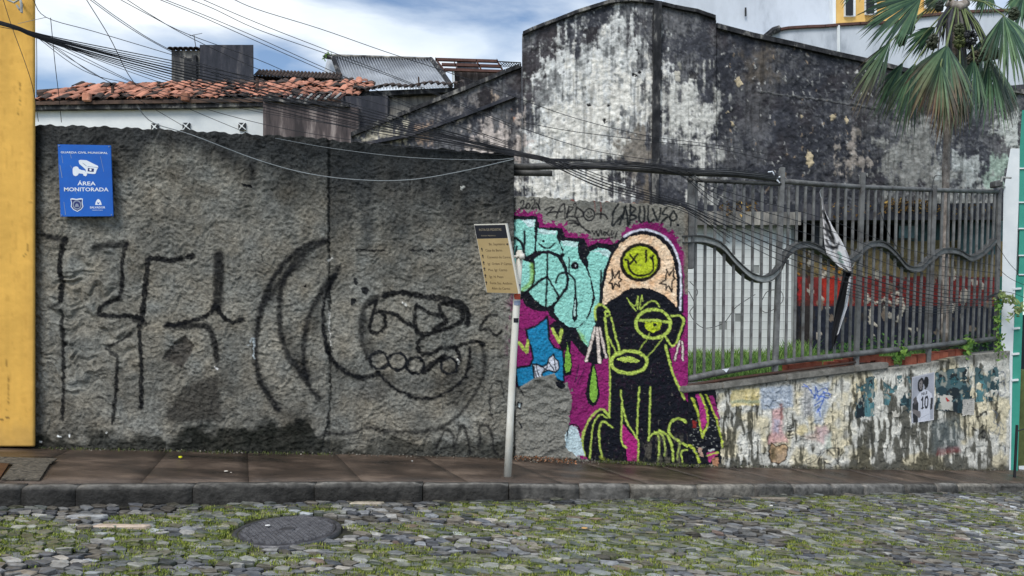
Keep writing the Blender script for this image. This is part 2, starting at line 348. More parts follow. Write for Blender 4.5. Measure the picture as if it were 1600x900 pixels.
for s in stones:
    if id(s) in first:
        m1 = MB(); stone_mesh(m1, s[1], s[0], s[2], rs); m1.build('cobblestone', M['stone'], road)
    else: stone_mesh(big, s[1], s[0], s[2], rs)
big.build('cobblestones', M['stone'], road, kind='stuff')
# long pale strips of stone lying in the road, left
for (x0, x1, py, Y, c) in ((140, 232, 838, 5.2, (186, 168, 150)), (102, 165, 826, 5.4, (150, 152, 152)), (545, 600, 781, 6.1, (160, 150, 134)), (1165, 1235, 775, 7.2, (120, 112, 100))):
    a = at(x0, py, Y); b = at(x1, py, Y); mb = MB(); mb.cur = tuple(lin(c)); zz = zroad((a[0] + b[0]) / 2)
    mb.prism([(a[0], Y, zz - .03), (b[0] - .03, Y + .01, zz - .03), (b[0], Y + .05, zz - .03), (a[0] + .04, Y + .07, zz - .03)], (0, 0, .055)); o = mb.build('kerb_offcut', M['stone'], road); fix_normals(o); bevel(o, .008)
# moss and short grass in the joints
mb = MB(); rs = random.Random(5); cnt = 0; X = rng.uniform(-5, 8.5, 150000); Y = rng.uniform(4.2, 9.6, 150000)
pyv = HY + (EYE - zroad(X)) * FPX / Y; pxv = CX + X * FPX / Y
dens = sst(.30, .70, fbm(X * 2.6, Y * 4.2, 51, 5)); band = np.exp(-((pyv - 838) / 26) ** 2) * sst(300, 560, pxv) * (1 - .5 * sst(1330, 1600, pxv)) + .62 * np.exp(-((pyv - 850) / 38) ** 2) * (1 - sst(300, 560, pxv)) + .28 * (pyv > 796)
keep = (moss_f(X, Y) > .31 + rng.uniform(-.10, .10, 150000)) & (abs(X) < Y * .74)
for x, y in zip(X[keep], Y[keep]):
    if y > ip(x, KL, 1) - .12 or math.hypot(x - MANX, y - MANY) < MANR + .02: continue
    cnt += 1
    if cnt > 34000: break
    z = float(zroad(x)); g = lin(rs.choice([(122, 138, 48), (142, 152, 62), (104, 120, 42), (156, 160, 84), (84, 98, 40)])); mb.cur = tuple(g * rs.uniform(.75, 1.1))
    for k in range(5):
        a = rs.uniform(0, 6.28); l = rs.uniform(.006, .016); q = rs.uniform(.002, .005); hx, hy = math.cos(a), math.sin(a); bx, by = x + rs.uniform(-.02, .02), y + rs.uniform(-.02, .02)
        mb.add([(bx - hy * q, by + hx * q, z + .0), (bx + hy * q, by - hx * q, z + .0), (bx + hx * l * .9, by + hy * l * .9, z + .013 + l * rs.uniform(.2, .7))], [(0, 1, 2)])
mb.build('moss', M['moss'], kind='stuff')

# manhole cover: ring, disc, raised bars
mh = empty('manhole_cover', (MANX, MANY, float(zroad(MANX))), label='round black cast iron manhole cover with raised grid set in the cobbles', cat='manhole cover')
def lathe(prof, n=48):
    V = []; F = []
    for r, z in prof:
        for k in range(n): a = 2 * math.pi * k / n; V.append((r * math.cos(a), r * math.sin(a), z))
    for i in range(len(prof) - 1):
        for k in range(n): k2 = (k + 1) % n; F.append((i * n + k, i * n + k2, (i + 1) * n + k2, (i + 1) * n + k))
    return V, F
m1 = MB(); m1.add(*lathe([(MANR + .005, -.04), (MANR + .005, .002), (MANR, .006), (MANR - .025, .006), (MANR - .03, .0), (MANR - .03, -.03)])); m1.build('ring', M['iron'], mh, True)
m1 = MB(); V, F = lathe([(MANR - .036, -.03), (MANR - .036, .001), (MANR - .05, .003), (.001, .005)]); m1.add(V, F); m1.build('lid', M['iron'], mh)
m1 = MB()
for i in range(-9, 10):
    for j in range(-13, 14):
        x = i * .036 + (.018 if j % 2 else 0); y = j * .026
        if math.hypot(x, y) < MANR - .06 and math.hypot(x / 1.3, y) > .05: m1.box(x - .014, x + .014, y - .006, y + .006, .0025, .0125)
m1.build('tread_bars', M['iron_worn'], mh, kind='stuff')
m1 = MB(); V, F = lathe([(.055, .0045), (.05, .013), (.001, .014)], 24); m1.add(V, F); m1.build('centre_boss', M['iron'], mh)

# pavement: mortar bed, slabs with slanting joints
pav = empty('pavement', kind='structure')
def wpt(x): return np.array((x, ip(x, WL, 1), ip(x, WL, 2)))
def kpt(x, back=.0): return np.array((x, ip(x, KL, 1) + back, ip(x, KL, 2)))
xs = np.linspace(-14, 12.5, 90); mb = MB(); V = []; KW = .10
for x in xs: a = wpt(x); b = kpt(x, KW - .02); V += [tuple(a + (0, .25, -.012)), tuple(b + (0, 0, -.012)), tuple(b + (0, 0, -.2)), tuple(a + (0, .25, -.2))]
F = []
for i in range(len(xs) - 1):
    for k in range(4): k2 = (k + 1) % 4; F.append((i * 4 + k, i * 4 + k2, i * 4 + 4 + k2, i * 4 + 4 + k))
mb.add(V, F); fix_normals(mb.build('mortar_bed', M['pavebase'], pav))
jp = [-14, -12.6, -11.3, -10, -8.8, -7.6, -6.4, -5.3, -4.35, -3.46, -2.72, -1.87, -1.03, -.25, .55, 1.35, 2.2, 3.05, 3.95, 4.85, 5.8, 6.8, 7.8, 8.8, 9.8, 10.8, 12.0]
for i in range(len(jp) - 1):
    G = .0018; V = []; n = 8; rows = 6; sk = .42
    for c in range(n + 1):
        f = c / n; xw = jp[i] + G + (jp[i + 1] - jp[i] - 2 * G) * f; a = wpt(xw) + (0, .2, 0); b = kpt(xw + .72 - .14 * max(0, -xw) * .5, KW + .004)
        for r in range(rows + 1):
            p = a + (b - a) * r / rows; p[2] += .007 * (vn(np.array([p[0] * 3.]), np.array([p[1] * 3.]), 4)[0] - .5) - (.002 if c in (0, n) or r in (0, rows) else 0)
            V.append(tuple(p))
    F = [(c * (rows + 1) + r, c * (rows + 1) + r + 1, (c + 1) * (rows + 1) + r + 1, (c + 1) * (rows + 1) + r) for c in range(n) for r in range(rows)]
    # skirt
    brd = [r for r in range(rows + 1)] + [c * (rows + 1) + rows for c in range(1, n + 1)] + [n * (rows + 1) + r for r in range(rows - 1, -1, -1)] + [c * (rows + 1) for c in range(n - 1, 0, -1)]
    o0 = len(V); V += [(V[k][0], V[k][1], V[k][2] - .03) for k in brd]
    F += [(brd[k], brd[(k + 1) % len(brd)], o0 + (k + 1) % len(brd), o0 + k) for k in range(len(brd))]
    mb = MB(); mb.add(V, F); o = mb.build('paving_slab', M['pave'], pav, True); fix_normals(o)
# inspection plate and its rough concrete surround, far left
a = at(-60, 727, 6.2); zp = ip(-4.2, KL, 2)
def pavz(x, y): return ip(x, KL, 2)
mb = MB(); q = [(-4.75, 5.80), (-4.02, 5.80), (-4.30, 6.32), (-5.2, 6.32)]; q = [(x, y, pavz(x, y) + .004) for x, y in q]; mb.prism(q, (0, 0, .012))
o = mb.build('inspection_plate', M['rust'], label='flat brown iron plate let into the pavement below the yellow wall', cat='iron plate'); fix_normals(o)
mb = MB()
for q in ([(-4.0, 5.79), (-3.72, 5.82), (-4.0, 6.40), (-4.26, 6.32)], [(-5.2, 6.335), (-4.27, 6.335), (-4.0, 6.42), (-4.05, 6.58), (-5.2, 6.58)]):
    mb.prism([(x, y, pavz(x, y) + .003) for x, y in q], (0, 0, .012))
fix_normals(mb.build('concrete_patch', M['rough_patch'], pav))

# kerb stones
kerb = empty('kerb', kind='structure')
kj = [-520, -330, -160, -20, 32, 118, 300, 491, 660, 795, 905, 985, 1090, 1180, 1240, 1302, 1350, 1415, 1465, 1497, 1551, 1640, 1720, 1790, 1850]
kx = []
for p in kj:
    x = (p - CX) / FPX * 6
    for _ in range(30): x = (p - CX) / FPX * ip(x, KL, 1)
    kx.append(x)
for i in range(len(kx) - 1):
    x0, x1 = kx[i] + .004, kx[i + 1] - .004; n = max(3, int((x1 - x0) / .07)); rr = random.Random(i * 3 + 1); V = []; C = []
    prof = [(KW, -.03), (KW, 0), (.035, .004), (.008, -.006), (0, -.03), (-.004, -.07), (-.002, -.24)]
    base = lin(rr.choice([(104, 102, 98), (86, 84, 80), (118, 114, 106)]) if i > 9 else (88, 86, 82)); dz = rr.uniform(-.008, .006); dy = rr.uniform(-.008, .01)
    for c in range(n + 1):
        x = x0 + (x1 - x0) * c / n; y = ip(x, KL, 1); z = ip(x, KL, 2)
        for r, (oy, oz) in enumerate(prof):
            nz = vn(np.array([x * 14.]), np.array([r * 2.3 + i]), 8)[0] - .5; e = 1 if r in (2, 3, 4, 5) else .3
            end = -.012 * (1 - min(1, min(c, n - c) / 1.0)) if r in (2, 3) else 0
            V.append((x, y + oy + nz * .022 * e + dy, z + oz + dz * (r < 5) + (nz * .012 * e if r < 5 else 0) + end))
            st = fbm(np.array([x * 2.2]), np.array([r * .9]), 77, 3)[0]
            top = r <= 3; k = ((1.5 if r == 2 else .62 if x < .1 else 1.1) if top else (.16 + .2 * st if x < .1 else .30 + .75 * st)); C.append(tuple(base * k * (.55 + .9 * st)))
    m = len(prof); F = [(c * m + r, (c + 1) * m + r, (c + 1) * m + r + 1, c * m + r + 1) for c in range(n) for r in range(m - 1)]
    F += [tuple(range(m)), tuple(n * m + r for r in range(m - 1, -1, -1))]
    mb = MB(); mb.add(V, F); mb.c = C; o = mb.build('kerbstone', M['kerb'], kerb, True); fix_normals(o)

# ================================================================== walls
def relief_wall(name, x0, x1, top, bot, Yf, step, paint, relief, thick, material, parent=None, extra=None, **k):
    """a solid wall: front face as a fine grid of real relief, closed by top, sides and back"""
    nu = int((x1 - x0) / step) + 1; hm = max(bot(x0) - top(x0), bot(x1) - top(x1)); nv = int(hm / step) + 1
    u = np.linspace(x0, x1, nu); T = np.array([top(a) for a in u]); B = np.array([bot(a) for a in u]); v = np.linspace(0, 1, nv)
    PX = np.repeat(u[:, None], nv, 1); PY = T[:, None] + (B - T)[:, None] * v[None, :]; PX = PX.ravel(); PY = PY.ravel()
    Y = np.repeat(np.array([Yf(a) for a in u])[:, None], nv, 1).ravel()
    X = (PX - CX) * Y / FPX; Z = EYE - (PY - HY) * Y / FPX
    col = paint(PX, PY); h = relief(PX, PY, col)
    dx = X[-1] - X[0]; dy = Y[-1] - Y[0]; L = math.hypot(dx, dy); nxn, nyn = dy / L, -dx / L
    V = np.stack([X + nxn * h, Y + nyn * h, Z], 1)
    idx = np.arange(nu * nv).reshape(nu, nv)
    F = np.stack([idx[:-1, :-1], idx[:-1, 1:], idx[1:, 1:], idx[1:, :-1]], -1).reshape(-1, 4)
    bd = np.concatenate([idx[:, 0], idx[-1, 1:], idx[::-1, -1][1:], idx[0, ::-1][1:-1]])
    bv = V[bd].copy(); bv[:, 0] = X[bd] - nxn * thick; bv[:, 1] = Y[bd] - nyn * thick
    o = len(V); nb = len(bd); i = np.arange(nb); j = (i + 1) % nb
    SF = np.stack([bd[i], bd[j], o + j, o + i], 1)
    tp = o + np.arange(nu); bt = o + (nu - 1) + (nv - 1) + np.arange(nu); bt = bt[::-1]
    BF = np.stack([tp[:-1], tp[1:], bt[1:], bt[:-1]], 1)
    V = np.vstack([V, bv]); C = np.vstack([col, col[bd]]); F = np.vstack([F, SF, BF])
    me = mesh_np(name, V, F, material, np.clip(C, 0, 1), True)
    ob = bpy.data.objects.new(name, me)
    return tag(link(ob, parent), **k)
def pl(*pts):
    xs = [p[0] for p in pts]; ys = [p[1] for p in pts]; return lambda a: float(np.interp(a, xs, ys))
YG = lambda p: 7.65 / (1 - .0969 * (p - CX) / FPX)      # the grey wall's plane
def YL(p):                                              # the low wall's plane, turned away by 30 degrees
    t = (p - CX) / FPX; s = (7.85 * t - 1.87) / (.866 - .5 * t); return 7.85 + .5 * s
YM = lambda p: 7.70 / (1 - .080 * (p - CX) / FPX)       # the mural wall's plane
BLK = (18, 21, 26)
def grey_paint(x, y):
    n = fbm(x / 60, y / 60, 1, 5); f = fbm(x / 9, y / 9, 12, 3); s = fbm(x / 14, y / 120, 21, 4)
    base = lin((121, 119, 111))[None, :] * (.22 + .85 * n + .6 * f)[:, None]
    base *= (1 + .16 * (fbm(x / 30, y / 30, 3, 3) - .5)[:, None] * np.array([1.0, 0, -1.2]))
    wet = np.where(x < 513, 78 + 34 * np.sin(x / 60), 165 + 26 * np.sin(x / 60)) * (.4 + 1.2 * s)
    d = y - np.interp(x, [55, 513, 514, 800], [195, 216, 218, 240]); k = 1 - sst(.25, 1.15, d / wet)
    base = base * (1 - .84 * k)[:, None] + lin((40, 48, 56)) * (.40 * k)[:, None]
    blot = sst(.50, .66, fbm(x / 38, y / 30, 5, 4)) * (1 - sst(300, 420, y)); base *= (1 - .35 * blot)[:, None]
    left = 1 - sst(56, 76, x + 8 * (f - .5)); base *= (1 - .45 * left)[:, None]
    # green-black growth along the foot
    g = fbm(x / 22, y / 16, 31, 4); dk = 1.1 * sst(0, 22, y - (634 + 52 * g - .05 * (x - 240) + 60 * (1 - sst(215, 300, x + 60 * (g - .5))) + 40 * sst(450, 505, x + 50 * (g - .5)))) * sst(205, 262, x + 40 * (g - .5)) * (1 - sst(478, 508, x + 30 * (g - .5))) + .9 * sst(0, 16, y - (672 + 40 * (g - .5))) * (x < 260) + .8 * sst(0, 20, y - (684 + 60 * (g - .55))) * (x > 485)
    dk = np.clip(dk, 0, 1) * (.72 + .5 * f)
    dk = np.clip(dk, 0, 1); base = base * (1 - .95 * dk)[:, None] + lin((20, 25, 19)) * (.6 * dk)[:, None]
    P = Paint(x, y, base, 1.6, 3, .42)
    # vertical construction joints, block joints at the top and soft vertical panel lines
    P.stroke([(513, 218), (514, 390), (516, 500), (515, 640), (500, 712)], 3.4, (22, 24, 24), .9)
    for q in ([(150, 197), (152, 226)], [(229, 201), (229, 222)], [(341, 206), (341, 228)], [(377, 208), (378, 232)], [(640, 262), (642, 300)], [(426, 242), (426, 262)]): P.stroke(q, 1.6, (22, 24, 26), .8)
    for a in (598, 640, 678, 706, 752): P.stroke([(a, 360), (a + 2, 470), (a + 1, 640)], 2, (60, 60, 58), .30, 1.6)
    for q in ([(556, 391), (600, 392)], [(640, 391), (680, 392)]): P.stroke(q, 2.6, (14, 16, 20), .95, sm=False)
    P.stroke([(780, 330), (776, 470), (772, 640)], 2, (150, 146, 136), .35)
    P.soft_poly([(274, 535), (290, 525), (305, 540), (297, 558), (285, 576), (270, 568), (256, 560), (264, 545)], (62, 58, 54), .85, 3)
    P.soft_poly([(262, 642), (286, 606), (310, 593), (343, 588), (346, 640), (352, 655), (262, 660)], (58, 56, 52), .85, 5)
    P.soft_poly([(560, 590), (610, 600), (603, 630), (556, 622)], (84, 82, 78), .5, 6)
    K = lambda pts, wd, a=.9, s=1.2: P.stroke(pts, wd * 1.12, (10, 12, 16), min(1, a * 1.08), s)
    K([(66, 366), (85, 372), (104, 373)], 8, .8, 2.5); K([(104, 374), (98, 390), (94, 412), (97, 440), (95, 468)], 8)
    K([(96, 470), (88, 478), (78, 479)], 7, .7, 2.5); K([(96, 486), (101, 540), (101, 600), (98, 655)], 5, .85)
    K([(150, 386), (175, 383), (200, 381)], 10, .75, 3); K([(200, 383), (193, 400), (192, 440), (187, 465), (165, 475), (156, 488), (166, 493), (213, 495), (224, 500)], 6.5)
    K([(302, 400), (270, 407), (236, 404), (231, 420), (227, 460), (224, 495)], 8); K([(213, 500), (226, 504)], 10, .8, 3); K([(219, 508), (222, 560), (222, 637)], 6.5)
    K([(205, 522), (190, 532), (170, 543), (173, 550), (184, 560), (184, 600), (180, 640), (177, 660)], 5, .85)
    K([(343, 400), (343, 440), (341, 480)], 15, .85, 3.5); K([(338, 478), (325, 493), (300, 502), (262, 508)], 6.5); K([(342, 480), (350, 496), (365, 503), (380, 499)], 7)
    K([(262, 508), (300, 510), (325, 511), (335, 530), (341, 562)], 9, .85, 2.5)
    G_ = lambda pts, wd, a=.72, s=3.: P.stroke(pts, wd * 1.1, (14, 16, 20), min(1, a * 1.2), s)
    G_([(505, 395), (478, 408), (446, 432), (424, 466)], 12, .45, 6); G_([(448, 520), (462, 560), (484, 590)], 16, .4, 8); G_([(572, 500), (574, 530), (584, 556)], 10, .5, 5); G_([(606, 590), (640, 602), (690, 598), (712, 580)], 16, .32, 9); G_([(740, 560), (738, 590), (712, 626)], 20, .34, 9); G_([(528, 430), (500, 470), (490, 520)], 12, .4, 6); G_([(415, 600), (440, 640), (470, 655)], 20, .34, 10)
    G_([(512, 376), (480, 384), (445, 412), (420, 452), (405, 500), (400, 550), (408, 595), (424, 622), (436, 640)], 9, .78, 3.5)
    G_([(505, 382), (470, 400), (448, 432), (438, 470), (440, 520), (452, 556), (478, 592)], 8); G_([(478, 400), (440, 440), (414, 475)], 6, .6)
    G_([(530, 418), (503, 455), (482, 500), (475, 550), (482, 600), (500, 622)], 8, .75, 3.5)
    G_([(524, 428), (508, 470), (507, 520), (518, 560), (545, 585), (570, 590), (590, 584)], 6.5, .9, 2)
    G_([(590, 582), (612, 603), (640, 618), (668, 623), (700, 612), (724, 592), (734, 565), (733, 545)], 5, .85, 2.4)
    G_([(752, 538), (758, 566), (748, 605), (720, 645), (690, 668), (660, 674), (625, 675), (598, 673), (574, 667), (548, 677), (505, 678)], 5, .72, 3)
    G_([(690, 600), (715, 580)], 18, .35, 9); G_([(470, 560), (480, 585)], 14, .3, 8); G_([(520, 575), (560, 588)], 14, .35, 7)
    K([(574, 560), (566, 530), (565, 500), (574, 474), (600, 461), (625, 457)], 8, .75, 3); K([(600, 462), (620, 457), (660, 463), (700, 468), (722, 476), (732, 492), (730, 505)], 8)
    K([(578, 475), (588, 470), (583, 490), (578, 512), (586, 520), (598, 515), (602, 500), (596, 486), (588, 490)], 5.5); K([(600, 486), (618, 492), (632, 503), (648, 511)], 6)
    K([(650, 478), (648, 500), (656, 522), (690, 516), (722, 500), (716, 480), (690, 474), (688, 488), (697, 502), (678, 515)], 6.5); K([(652, 476), (668, 488), (690, 494)], 6)
    K([(660, 527), (652, 538), (658, 553), (675, 552), (692, 543), (712, 546), (718, 560), (714, 570)], 6)
    for c in ((592, 563, 14), (621, 565, 14), (649, 571, 13), (702, 572, 13)): P.ell(c[0], c[1], c[2], c[2] * .95, BLK, out=5, orgb=BLK, fill=False)
    K([(662, 580), (680, 566), (694, 556)], 8); K([(700, 546), (730, 536), (748, 533), (756, 540)], 5)
    for c in ((556, 441, 4, 6), (571, 454, 6, 6), (552, 471, 4.5, 5)): P.ell(*c, (30, 32, 34))
    for c in ((478, 448, 2.5, 2),): P.ell(*c, (10, 10, 10))
    K([(776, 491), (764, 494), (751, 510), (752, 516), (764, 515), (774, 524), (783, 518)], 4.5, .85)
    P.stroke([(787, 620), (783, 598), (774, 596), (765, 612), (766, 636), (770, 655)], 2.2, BLK, .8)
    K([(680, 706), (688, 684), (699, 671), (708, 680), (709, 702), (714, 682), (722, 664), (731, 685), (735, 710)], 4, .75, 2)
    K([(748, 700), (750, 680), (748, 672), (757, 664), (768, 676), (770, 700), (779, 712)], 4, .75, 2)
    P.stroke([(515, 487), (516, 540)], 2, (214, 212, 204), .95); P.stroke([(389, 540), (397, 530), (398, 560)], 1.6, (190, 200, 204), .9); P.stroke([(337, 572), (342, 577)], 1.8, (220, 220, 220))
    P.stroke([(512, 407), (519, 403)], 2, (205, 205, 200)); P.ell(723, 293, 3, 3, (190, 190, 184)); P.stroke([(628, 472), (633, 476), (635, 478)], 2.2, (220, 220, 214)); P.stroke([(716, 560), (717, 568)], 1.6, (220, 220, 214))
    P.ell(93, 682, 3, 1.6, (215, 218, 216)); P.ell(110, 680, 1.6, 1.6, (215, 218, 216)); P.ell(66, 690, 2.5, 2, (200, 200, 195)); P.ell(169, 676, 1.2, 1.2, (215, 218, 216))
    P.poly([(378, 286), (392, 289), (396, 295), (381, 292)], (16, 18, 22)); P.stroke([(410, 395), (412, 408), (422, 415)], 2.2, (20, 22, 24), .8); P.stroke([(393, 258), (395, 265)], 3, (16, 18, 20), .9)
    e = sst(785, 800, x) * sst(445, 470, y) * (1 - sst(560, 580, y)) * sst(.4, .6, fbm(x / 4, y / 7, 8, 3)); P.c = P.c * (1 - .7 * e)[:, None] + lin((104, 22, 78)) * (.7 * e)[:, None]
    return P.c
def grey_relief(x, y, c):
    wx = x + 22 * (fbm(x / 26, y / 26, 60, 2) - .5) * 2; wy = y + 22 * (fbm(x / 26, y / 26, 61, 2) - .5) * 2
    a = fbm(wx / 11, wy / 8, 40, 4); r = 1 - abs(2 * fbm((wx + .6 * wy) / 9, (wy - .4 * wx) / 6.5, 43, 3) - 1)
    h = .019 * (a - .5) + .018 * (r - .7) + .016 * (fbm(x / 3.6, y / 3., 44, 2) - .5)
    h = h * (.5 + 1.05 * fbm(x / 75, y / 60, 46, 3)); ck = 1 - sst(.010, .022, abs(fbm(x / 60, y / 90, 48, 4) - .5)); h = h - .008 * ck
    # trowelled swirls, left
    k = .8 * sst(58, 100, x) * (1 - sst(150, 250, x + 70 * (a - .5))) * sst(350, 450, y + 60 * (a - .5)) * (1 - sst(570, 660, y + 40 * (a - .5))); sw = fbm(wx / 24, wy / 9, 47, 2); terr = np.floor(sw * 7) / 7
    h = h * (1 - .85 * k) + k * (.075 * (terr - .5) + .03 * (sw - .5))
    big = .03 * (fbm(x / 90, y / 90, 49, 2) - .5)
    h += big - .014 * np.exp(-((x - 514) / 2.6) ** 2) + .02 * (x < 514)
    h -= .02 * (sdf(x, y, [(274, 535), (290, 525), (305, 540), (285, 576), (256, 560)]) < 0)
    return h
gt = pl((53, 196), (150, 198), (230, 202), (340, 207), (380, 210), (512, 217), (513, 219), (640, 229), (802, 241))
relief_wall('concrete_wall', 53.5, 803, lambda a: gt(a) + 1.1 * math.sin(a / 7) + .8 * math.sin(a / 2.7), pl((53, 702), (300, 712), (500, 716), (803, 720)), YG, 1.45, grey_paint, grey_relief, .2, M['stucco'],
            label='tall rough grey concrete wall covered in faded black spray graffiti', cat='wall')

# ---------------------------------------------------------------- mural wall
MAG = (140, 34, 104); CYA = (146, 212, 200); YGR = (182, 204, 92); BK = (14, 18, 28); LIM = (128, 178, 68)
def mural_paint(x, y):
    n = fbm(x / 40, y / 40, 1, 4); f = fbm(x / 6, y / 6, 12, 3)
    base = lin((132, 130, 122))[None, :] * (.6 + .45 * n + .4 * f)[:, None]
    P = Paint(x, y, base, .75, 5, .07)
    fr = Paint(x, y, base, 4.5, 15)                     # ragged edge of the magenta
    fr.poly([(792, 350), (796, 330), (843, 330), (848, 348), (884, 350), (889, 365), (920, 367), (925, 377), (948, 372), (964, 378), (972, 366), (988, 352), (1008, 346), (1032, 350), (1052, 364), (1068, 390), (1078, 425), (1082, 640), (1082, 732), (960, 732), (905, 716), (888, 700), (890, 670), (886, 640), (893, 615), (885, 598), (845, 585), (815, 604), (803, 604), (798, 560), (795, 500)], MAG)
    mg = fr.c; dm = np.abs(mg - base).sum(1) > 1e-6; P.c[dm] = mg[dm] * (.72 + .5 * fbm(x / 5, y / 5, 90, 3))[dm][:, None]
    P.poly([(797, 337), (839, 338), (843, 355), (878, 356), (883, 371), (913, 372), (919, 386), (932, 379), (952, 382), (966, 379), (955, 400), (948, 430), (946, 470), (953, 560), (925, 549), (912, 557), (903, 545), (893, 532), (888, 546), (878, 512), (868, 500), (861, 496), (856, 487), (838, 487), (822, 478), (816, 468), (806, 470), (795, 460), (794, 380)], BK)
    P.poly([(797, 343), (836, 343.5), (835, 393), (829, 398), (820, 402), (817, 406), (829, 411), (833, 428), (830, 446), (820, 455), (812, 455), (808, 420), (797, 400)], CYA)
    P.stroke([(830, 414), (831, 430), (827, 444), (817, 452)], 6, (140, 190, 96), .8, 2.5); P.poly([(815, 343), (835, 344), (835, 354), (826, 355)], (222, 232, 238), .7)
    P.stroke([(794, 378), (803, 373), (811, 375), (817, 384), (820, 400)], 4, BK); P.stroke([(819.5, 361), (819.5, 393)], 3.6, BK); P.stroke([(807, 385), (806, 398)], 3.6, BK); P.stroke([(811, 400), (806, 450)], 3, BK)
    P.poly([(840, 357), (871, 361), (870, 372), (875, 382), (879, 395), (874, 398), (858, 391), (838, 393), (839, 375)], CYA); P.poly([(841, 358), (870, 361), (868, 367), (842, 365)], (214, 230, 232), .7)
    P.stroke([(843, 381), (850, 387), (860, 387), (866, 381)], 2.8, BK); P.ell(849, 376.5, 2, 2.2, BK); P.ell(882, 388.5, 2.5, 1.6, BK)
    P.poly([(835, 405), (844, 398), (855, 397), (867, 400), (876, 409), (883, 425), (885, 443), (879, 457), (866, 472), (853, 479), (840, 472), (831, 462), (827, 455), (834, 445), (837, 430)], CYA, sm=True)
    P.stroke([(855, 397), (855, 432), (852.5, 479)], 3, BK); P.stroke([(854, 432), (840, 442), (826, 454)], 4, BK); P.stroke([(856, 433), (864, 448), (874, 464)], 3, BK)
    P.poly([(876, 376), (904, 378), (902, 394), (905, 403), (915, 418), (922, 436), (926, 458), (924, 478), (915, 500), (903, 511), (890, 511), (876, 502), (867, 490), (865, 481), (876, 466), (887, 452), (890, 437), (885, 414), (878, 400), (881, 391), (877, 384)], CYA)
    P.poly([(877, 376), (903, 378), (902, 386), (880, 384)], (214, 230, 232), .6)
    P.stroke([(880, 398), (877, 404), (884, 425), (887, 442), (880, 457), (871, 467)], 4.2, BK); P.stroke([(868, 442), (873, 430), (883, 425.5), (892, 430), (898, 441), (900, 470)], 3, BK)
    P.stroke([(889, 402), (889, 426)], 2, BK); P.ell(898, 415, 6, 6.5, BK); P.ell(899, 415, 1, 2, (190, 200, 205))
    P.poly([(899, 452), (903, 478), (902, 500), (897, 503), (894, 499), (895, 478)], BK); P.poly([(898.5, 466), (900, 480), (899, 494), (896.6, 494), (896.8, 480)], (170, 205, 200))
    P.poly([(917, 402), (922, 393), (935, 388), (950, 389), (957, 397), (950, 410), (945, 430), (942, 462), (938, 477), (936, 497), (930, 515), (920, 543), (912, 535), (900, 514), (909, 508), (921, 494), (930, 468), (927, 446), (920, 424)], CYA)
    P.poly([(922, 393), (950, 389), (957, 397), (952, 404), (935, 394)], (218, 232, 236), .6)
    P.stroke([(939, 423), (938, 470)], 3, BK); P.soft_poly([(903, 515), (912, 524), (918, 538), (908, 530)], (140, 190, 96), .8, 3)
    P.stroke([(945, 420), (940, 450), (937, 478)], 3, BK)
    # magenta window and the blue figure
    P.poly([(817, 475), (830, 483), (845, 487), (854, 488), (840, 503), (818, 512)], MAG); P.poly([(856, 505), (862, 530), (875, 545), (880, 540), (868, 515)], MAG)
    P.poly([(822, 515), (838, 509), (855, 495), (857, 510), (858, 530), (866, 543), (880, 547), (881, 596), (862, 592), (822, 606), (808, 604), (806, 575), (828, 572), (833, 560), (831, 548), (826, 530)], (28, 132, 178), out=3)
    P.poly([(858, 508), (878, 548), (892, 545), (893, 515), (870, 500)], BK); P.poly([(861, 512), (868, 532), (876, 545), (868, 543), (861, 534)], MAG)
    for hpts in ([(863, 514), (873.5, 534), (878, 516)], [(811, 536), (823, 550), (825, 532)]): P.stroke(hpts, 5, YGR, sm=False)
    P.poly([(809, 552), (824, 566), (830, 555), (829, 562), (824, 572), (808, 560)], MAG)
    P.poly([(832, 569), (838, 569), (846, 573), (855, 570), (858, 560), (864, 554), (872, 565), (874, 575), (868, 582), (857, 578), (848, 582), (845, 590), (835, 592)], (224, 228, 238), out=2.6)
    for q in ([(838, 569), (842, 590)], [(834, 572), (838, 590)], [(848, 573), (856, 579)], [(856, 572), (846, 584)], [(858, 566), (867, 581)], [(865, 556), (869, 580)]): P.stroke(q, 1.8, BK)
    # drops
    P.poly([(886, 528), (891, 545), (895, 570), (892, 585), (883, 588), (880, 575)], BK); P.poly([(886, 535), (891, 555), (893, 572), (890, 581), (884, 582), (882, 570)], LIM)
    P.poly([(927, 560), (934, 590), (937, 618), (932, 632), (926, 635), (919, 630), (915, 614), (919, 590)], BK); P.poly([(928, 570), (932, 592), (933.5, 615), (931, 626), (927, 629), (922, 624), (921, 610), (924, 590)], LIM)
    for q in ([(905, 570), (898, 597)], [(913, 577), (902, 600)]): P.stroke(q, 1.8, (60, 18, 60))
    # tall hat
    P.poly([(937, 488), (940, 450), (945, 420), (954, 396), (966, 376), (984, 362), (1005, 357), (1028, 361), (1048, 376), (1061, 400), (1067, 430), (1068, 490)], BK, sm=False)
    P.stroke([(976, 369), (990, 361.5), (1008, 359), (1030, 365), (1049, 381), (1059, 404), (1063.5, 430), (1063, 485)], 3.4, (222, 224, 236))
    P.stroke([(971, 377), (988, 367), (1008, 363.5), (1027, 368), (1044, 384), (1055, 406), (1059.5, 430), (1059, 482)], 2.8, BK)
    hp = [(941, 478), (943, 450), (948, 424), (957, 400), (968, 382), (984, 370), (1005, 366), (1024, 370), (1041, 384), (1052, 404), (1057, 430), (1057.5, 484), (1040, 464), (1010, 450), (985, 450), (960, 466)]
    P.poly(hp, (232, 204, 168)); m, i = P.inside(np.array(hp, float)); m = m[i]; q = fbm(x[m] / 9, y[m] / 9, 71, 4)
    P.c[m] = lin((240, 222, 196)) * q[:, None] * 1.1 + lin((214, 164, 116)) * (1 - q)[:, None] * 1.05
